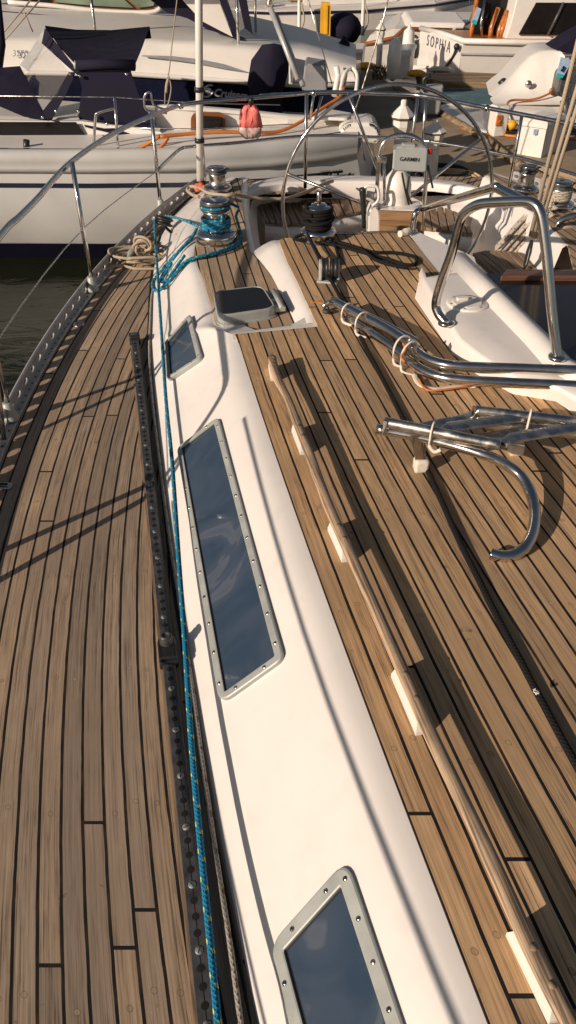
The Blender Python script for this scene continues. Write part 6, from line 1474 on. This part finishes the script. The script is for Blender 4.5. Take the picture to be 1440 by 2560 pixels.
far_boat(1160, -30, DZ, 10, R(8), 'white sailing boat cut by the top edge near the trawler cabin', 'blue_canvas', True, True, seed=6)
far_boat(560, -60, DZ, 9, R(10), 'white sailing boat far behind the motor cruiser canopy', None, True, True, seed=9)
m = MB(); p = at(870, 105, DZ); m.ball(p + V((-.1, .3, .22)), .40, MT['navy'], 14, (1.05, 1.5, .85)); tag(m.build('covered_dinghy'), 'dark covered dinghy standing behind the yellow post', 'dinghy')

# more of the quay at the top of the view
for (px, py), lab in (((735, 48), 'thin white marker post left of the yellow post'), ((748, 84), 'white bollard standing before the grey dock box'), ((905, 88), 'white post with cords just right of the covered dinghy')):
    m = MB(); p = at(px, py, DZ); m.lathe([(.06, 0), (.055, .04), (.045, .06), (.045, .75), (.06, .8), (0, .84)], p, MT['white_plastic'], 10); m.tube([p + V((.05, -.05, .6)), p + V((.12, -.08, .3)), p + V((.02, -.08, .05))], .02, MT['tan_rope'], 6, sub=3)
    tag(m.build('marker_post'), lab, 'post', 'white marker posts')
for (px, py), mt, lab in (((858, 152), 'navy', 'navy fender hanging low by the distant step box'), ((985, 150), 'white_plastic', 'white fender on the pale hull behind the dock box'), ((1020, 118), 'white_plastic', 'white fender high on the pale bow left of the black one')):
    m = MB(); m.lathe([(.02, -.32), (.10, -.26), (.12, 0), (.10, .26), (.03, .32), (.02, .36)], at(px, py, DZ + .35), MT[mt], 12); tag(m.build('fender'), lab, 'fender', 'fenders hung on far hulls')
m = MB(); hz_ = 1.0
m.prism([V((-2.6, YM + .3, hz_)), V((-.6, YM + .3, hz_)), V((-.4, YM + 2.8, hz_ + .1)), V((-2.6, YM + 3.2, hz_ + .1))], (0, 0, .06), MT['navy'], .02); m.build('added_shade_canopy', MT['navy'], MC)  # unseen canopy on poles, added to throw shade on the dock
for x_, y_ in ((-2.5, .4), (-.65, .4), (-.5, 2.7)):
    m = MB(); m.tube([V((x_, YM + y_, -.1)), V((x_, YM + y_, hz_))], .02, MT['steel'], 6); m.build('shade_canopy_pole', None, MC)

# ================================================================ camera, sky, sun
cam = bpy.data.cameras.new('Camera'); co = bpy.data.objects.new('Camera', cam); C.objects.link(co)
co.location = EYE; co.rotation_euler = (math.pi / 2 - TH, 0, 0)
cam.sensor_fit = 'VERTICAL'; cam.sensor_height = 36.0; cam.lens = FOC / 2560 * 36.0
cam.clip_start = 0.02; cam.clip_end = 3000
S.camera = co
w = bpy.data.worlds.new("World"); S.world = w; w.use_nodes = True
nt = w.node_tree; bg = nt.nodes['Background']
sky = nt.nodes.new('ShaderNodeTexSky'); sky.sky_type = 'NISHITA'; sky.sun_disc = False
EL = R(21.5); DIR = V((0.78, 0.62, 0)).normalized()      # the way the shadows run on the deck
sky.sun_elevation = EL; sky.sun_rotation = math.atan2(-DIR.x, -DIR.y)
sky.air_density = 1.0; sky.dust_density = 1.5
hs = nt.nodes.new('ShaderNodeHueSaturation'); hs.inputs['Saturation'].default_value = 0.72
nt.links.new(sky.outputs[0], hs.inputs['Color']); nt.links.new(hs.outputs[0], bg.inputs[0]); bg.inputs[1].default_value = 0.046
sun = bpy.data.lights.new('Sun', 'SUN'); so = bpy.data.objects.new('Sun', sun); C.objects.link(so)
sun.energy = 4.75; sun.angle = R(0.5); sun.color = (1.0, 0.84, 0.69)
ld = V((DIR.x * math.cos(EL), DIR.y * math.cos(EL), -math.sin(EL)))
so.rotation_euler = ld.to_track_quat('-Z', 'Y').to_euler(); so.location = (-10, -8, 8)
S.view_settings.view_transform = 'Standard'; S.view_settings.look = 'None'; S.view_settings.exposure = 0; S.view_settings.gamma = 1
S.render.engine = 'CYCLES'
S.cycles.max_bounces = 6; S.cycles.transparent_max_bounces = 8
# nothing may keep a stray viewport-only state
for o in C.objects: o.hide_render = False
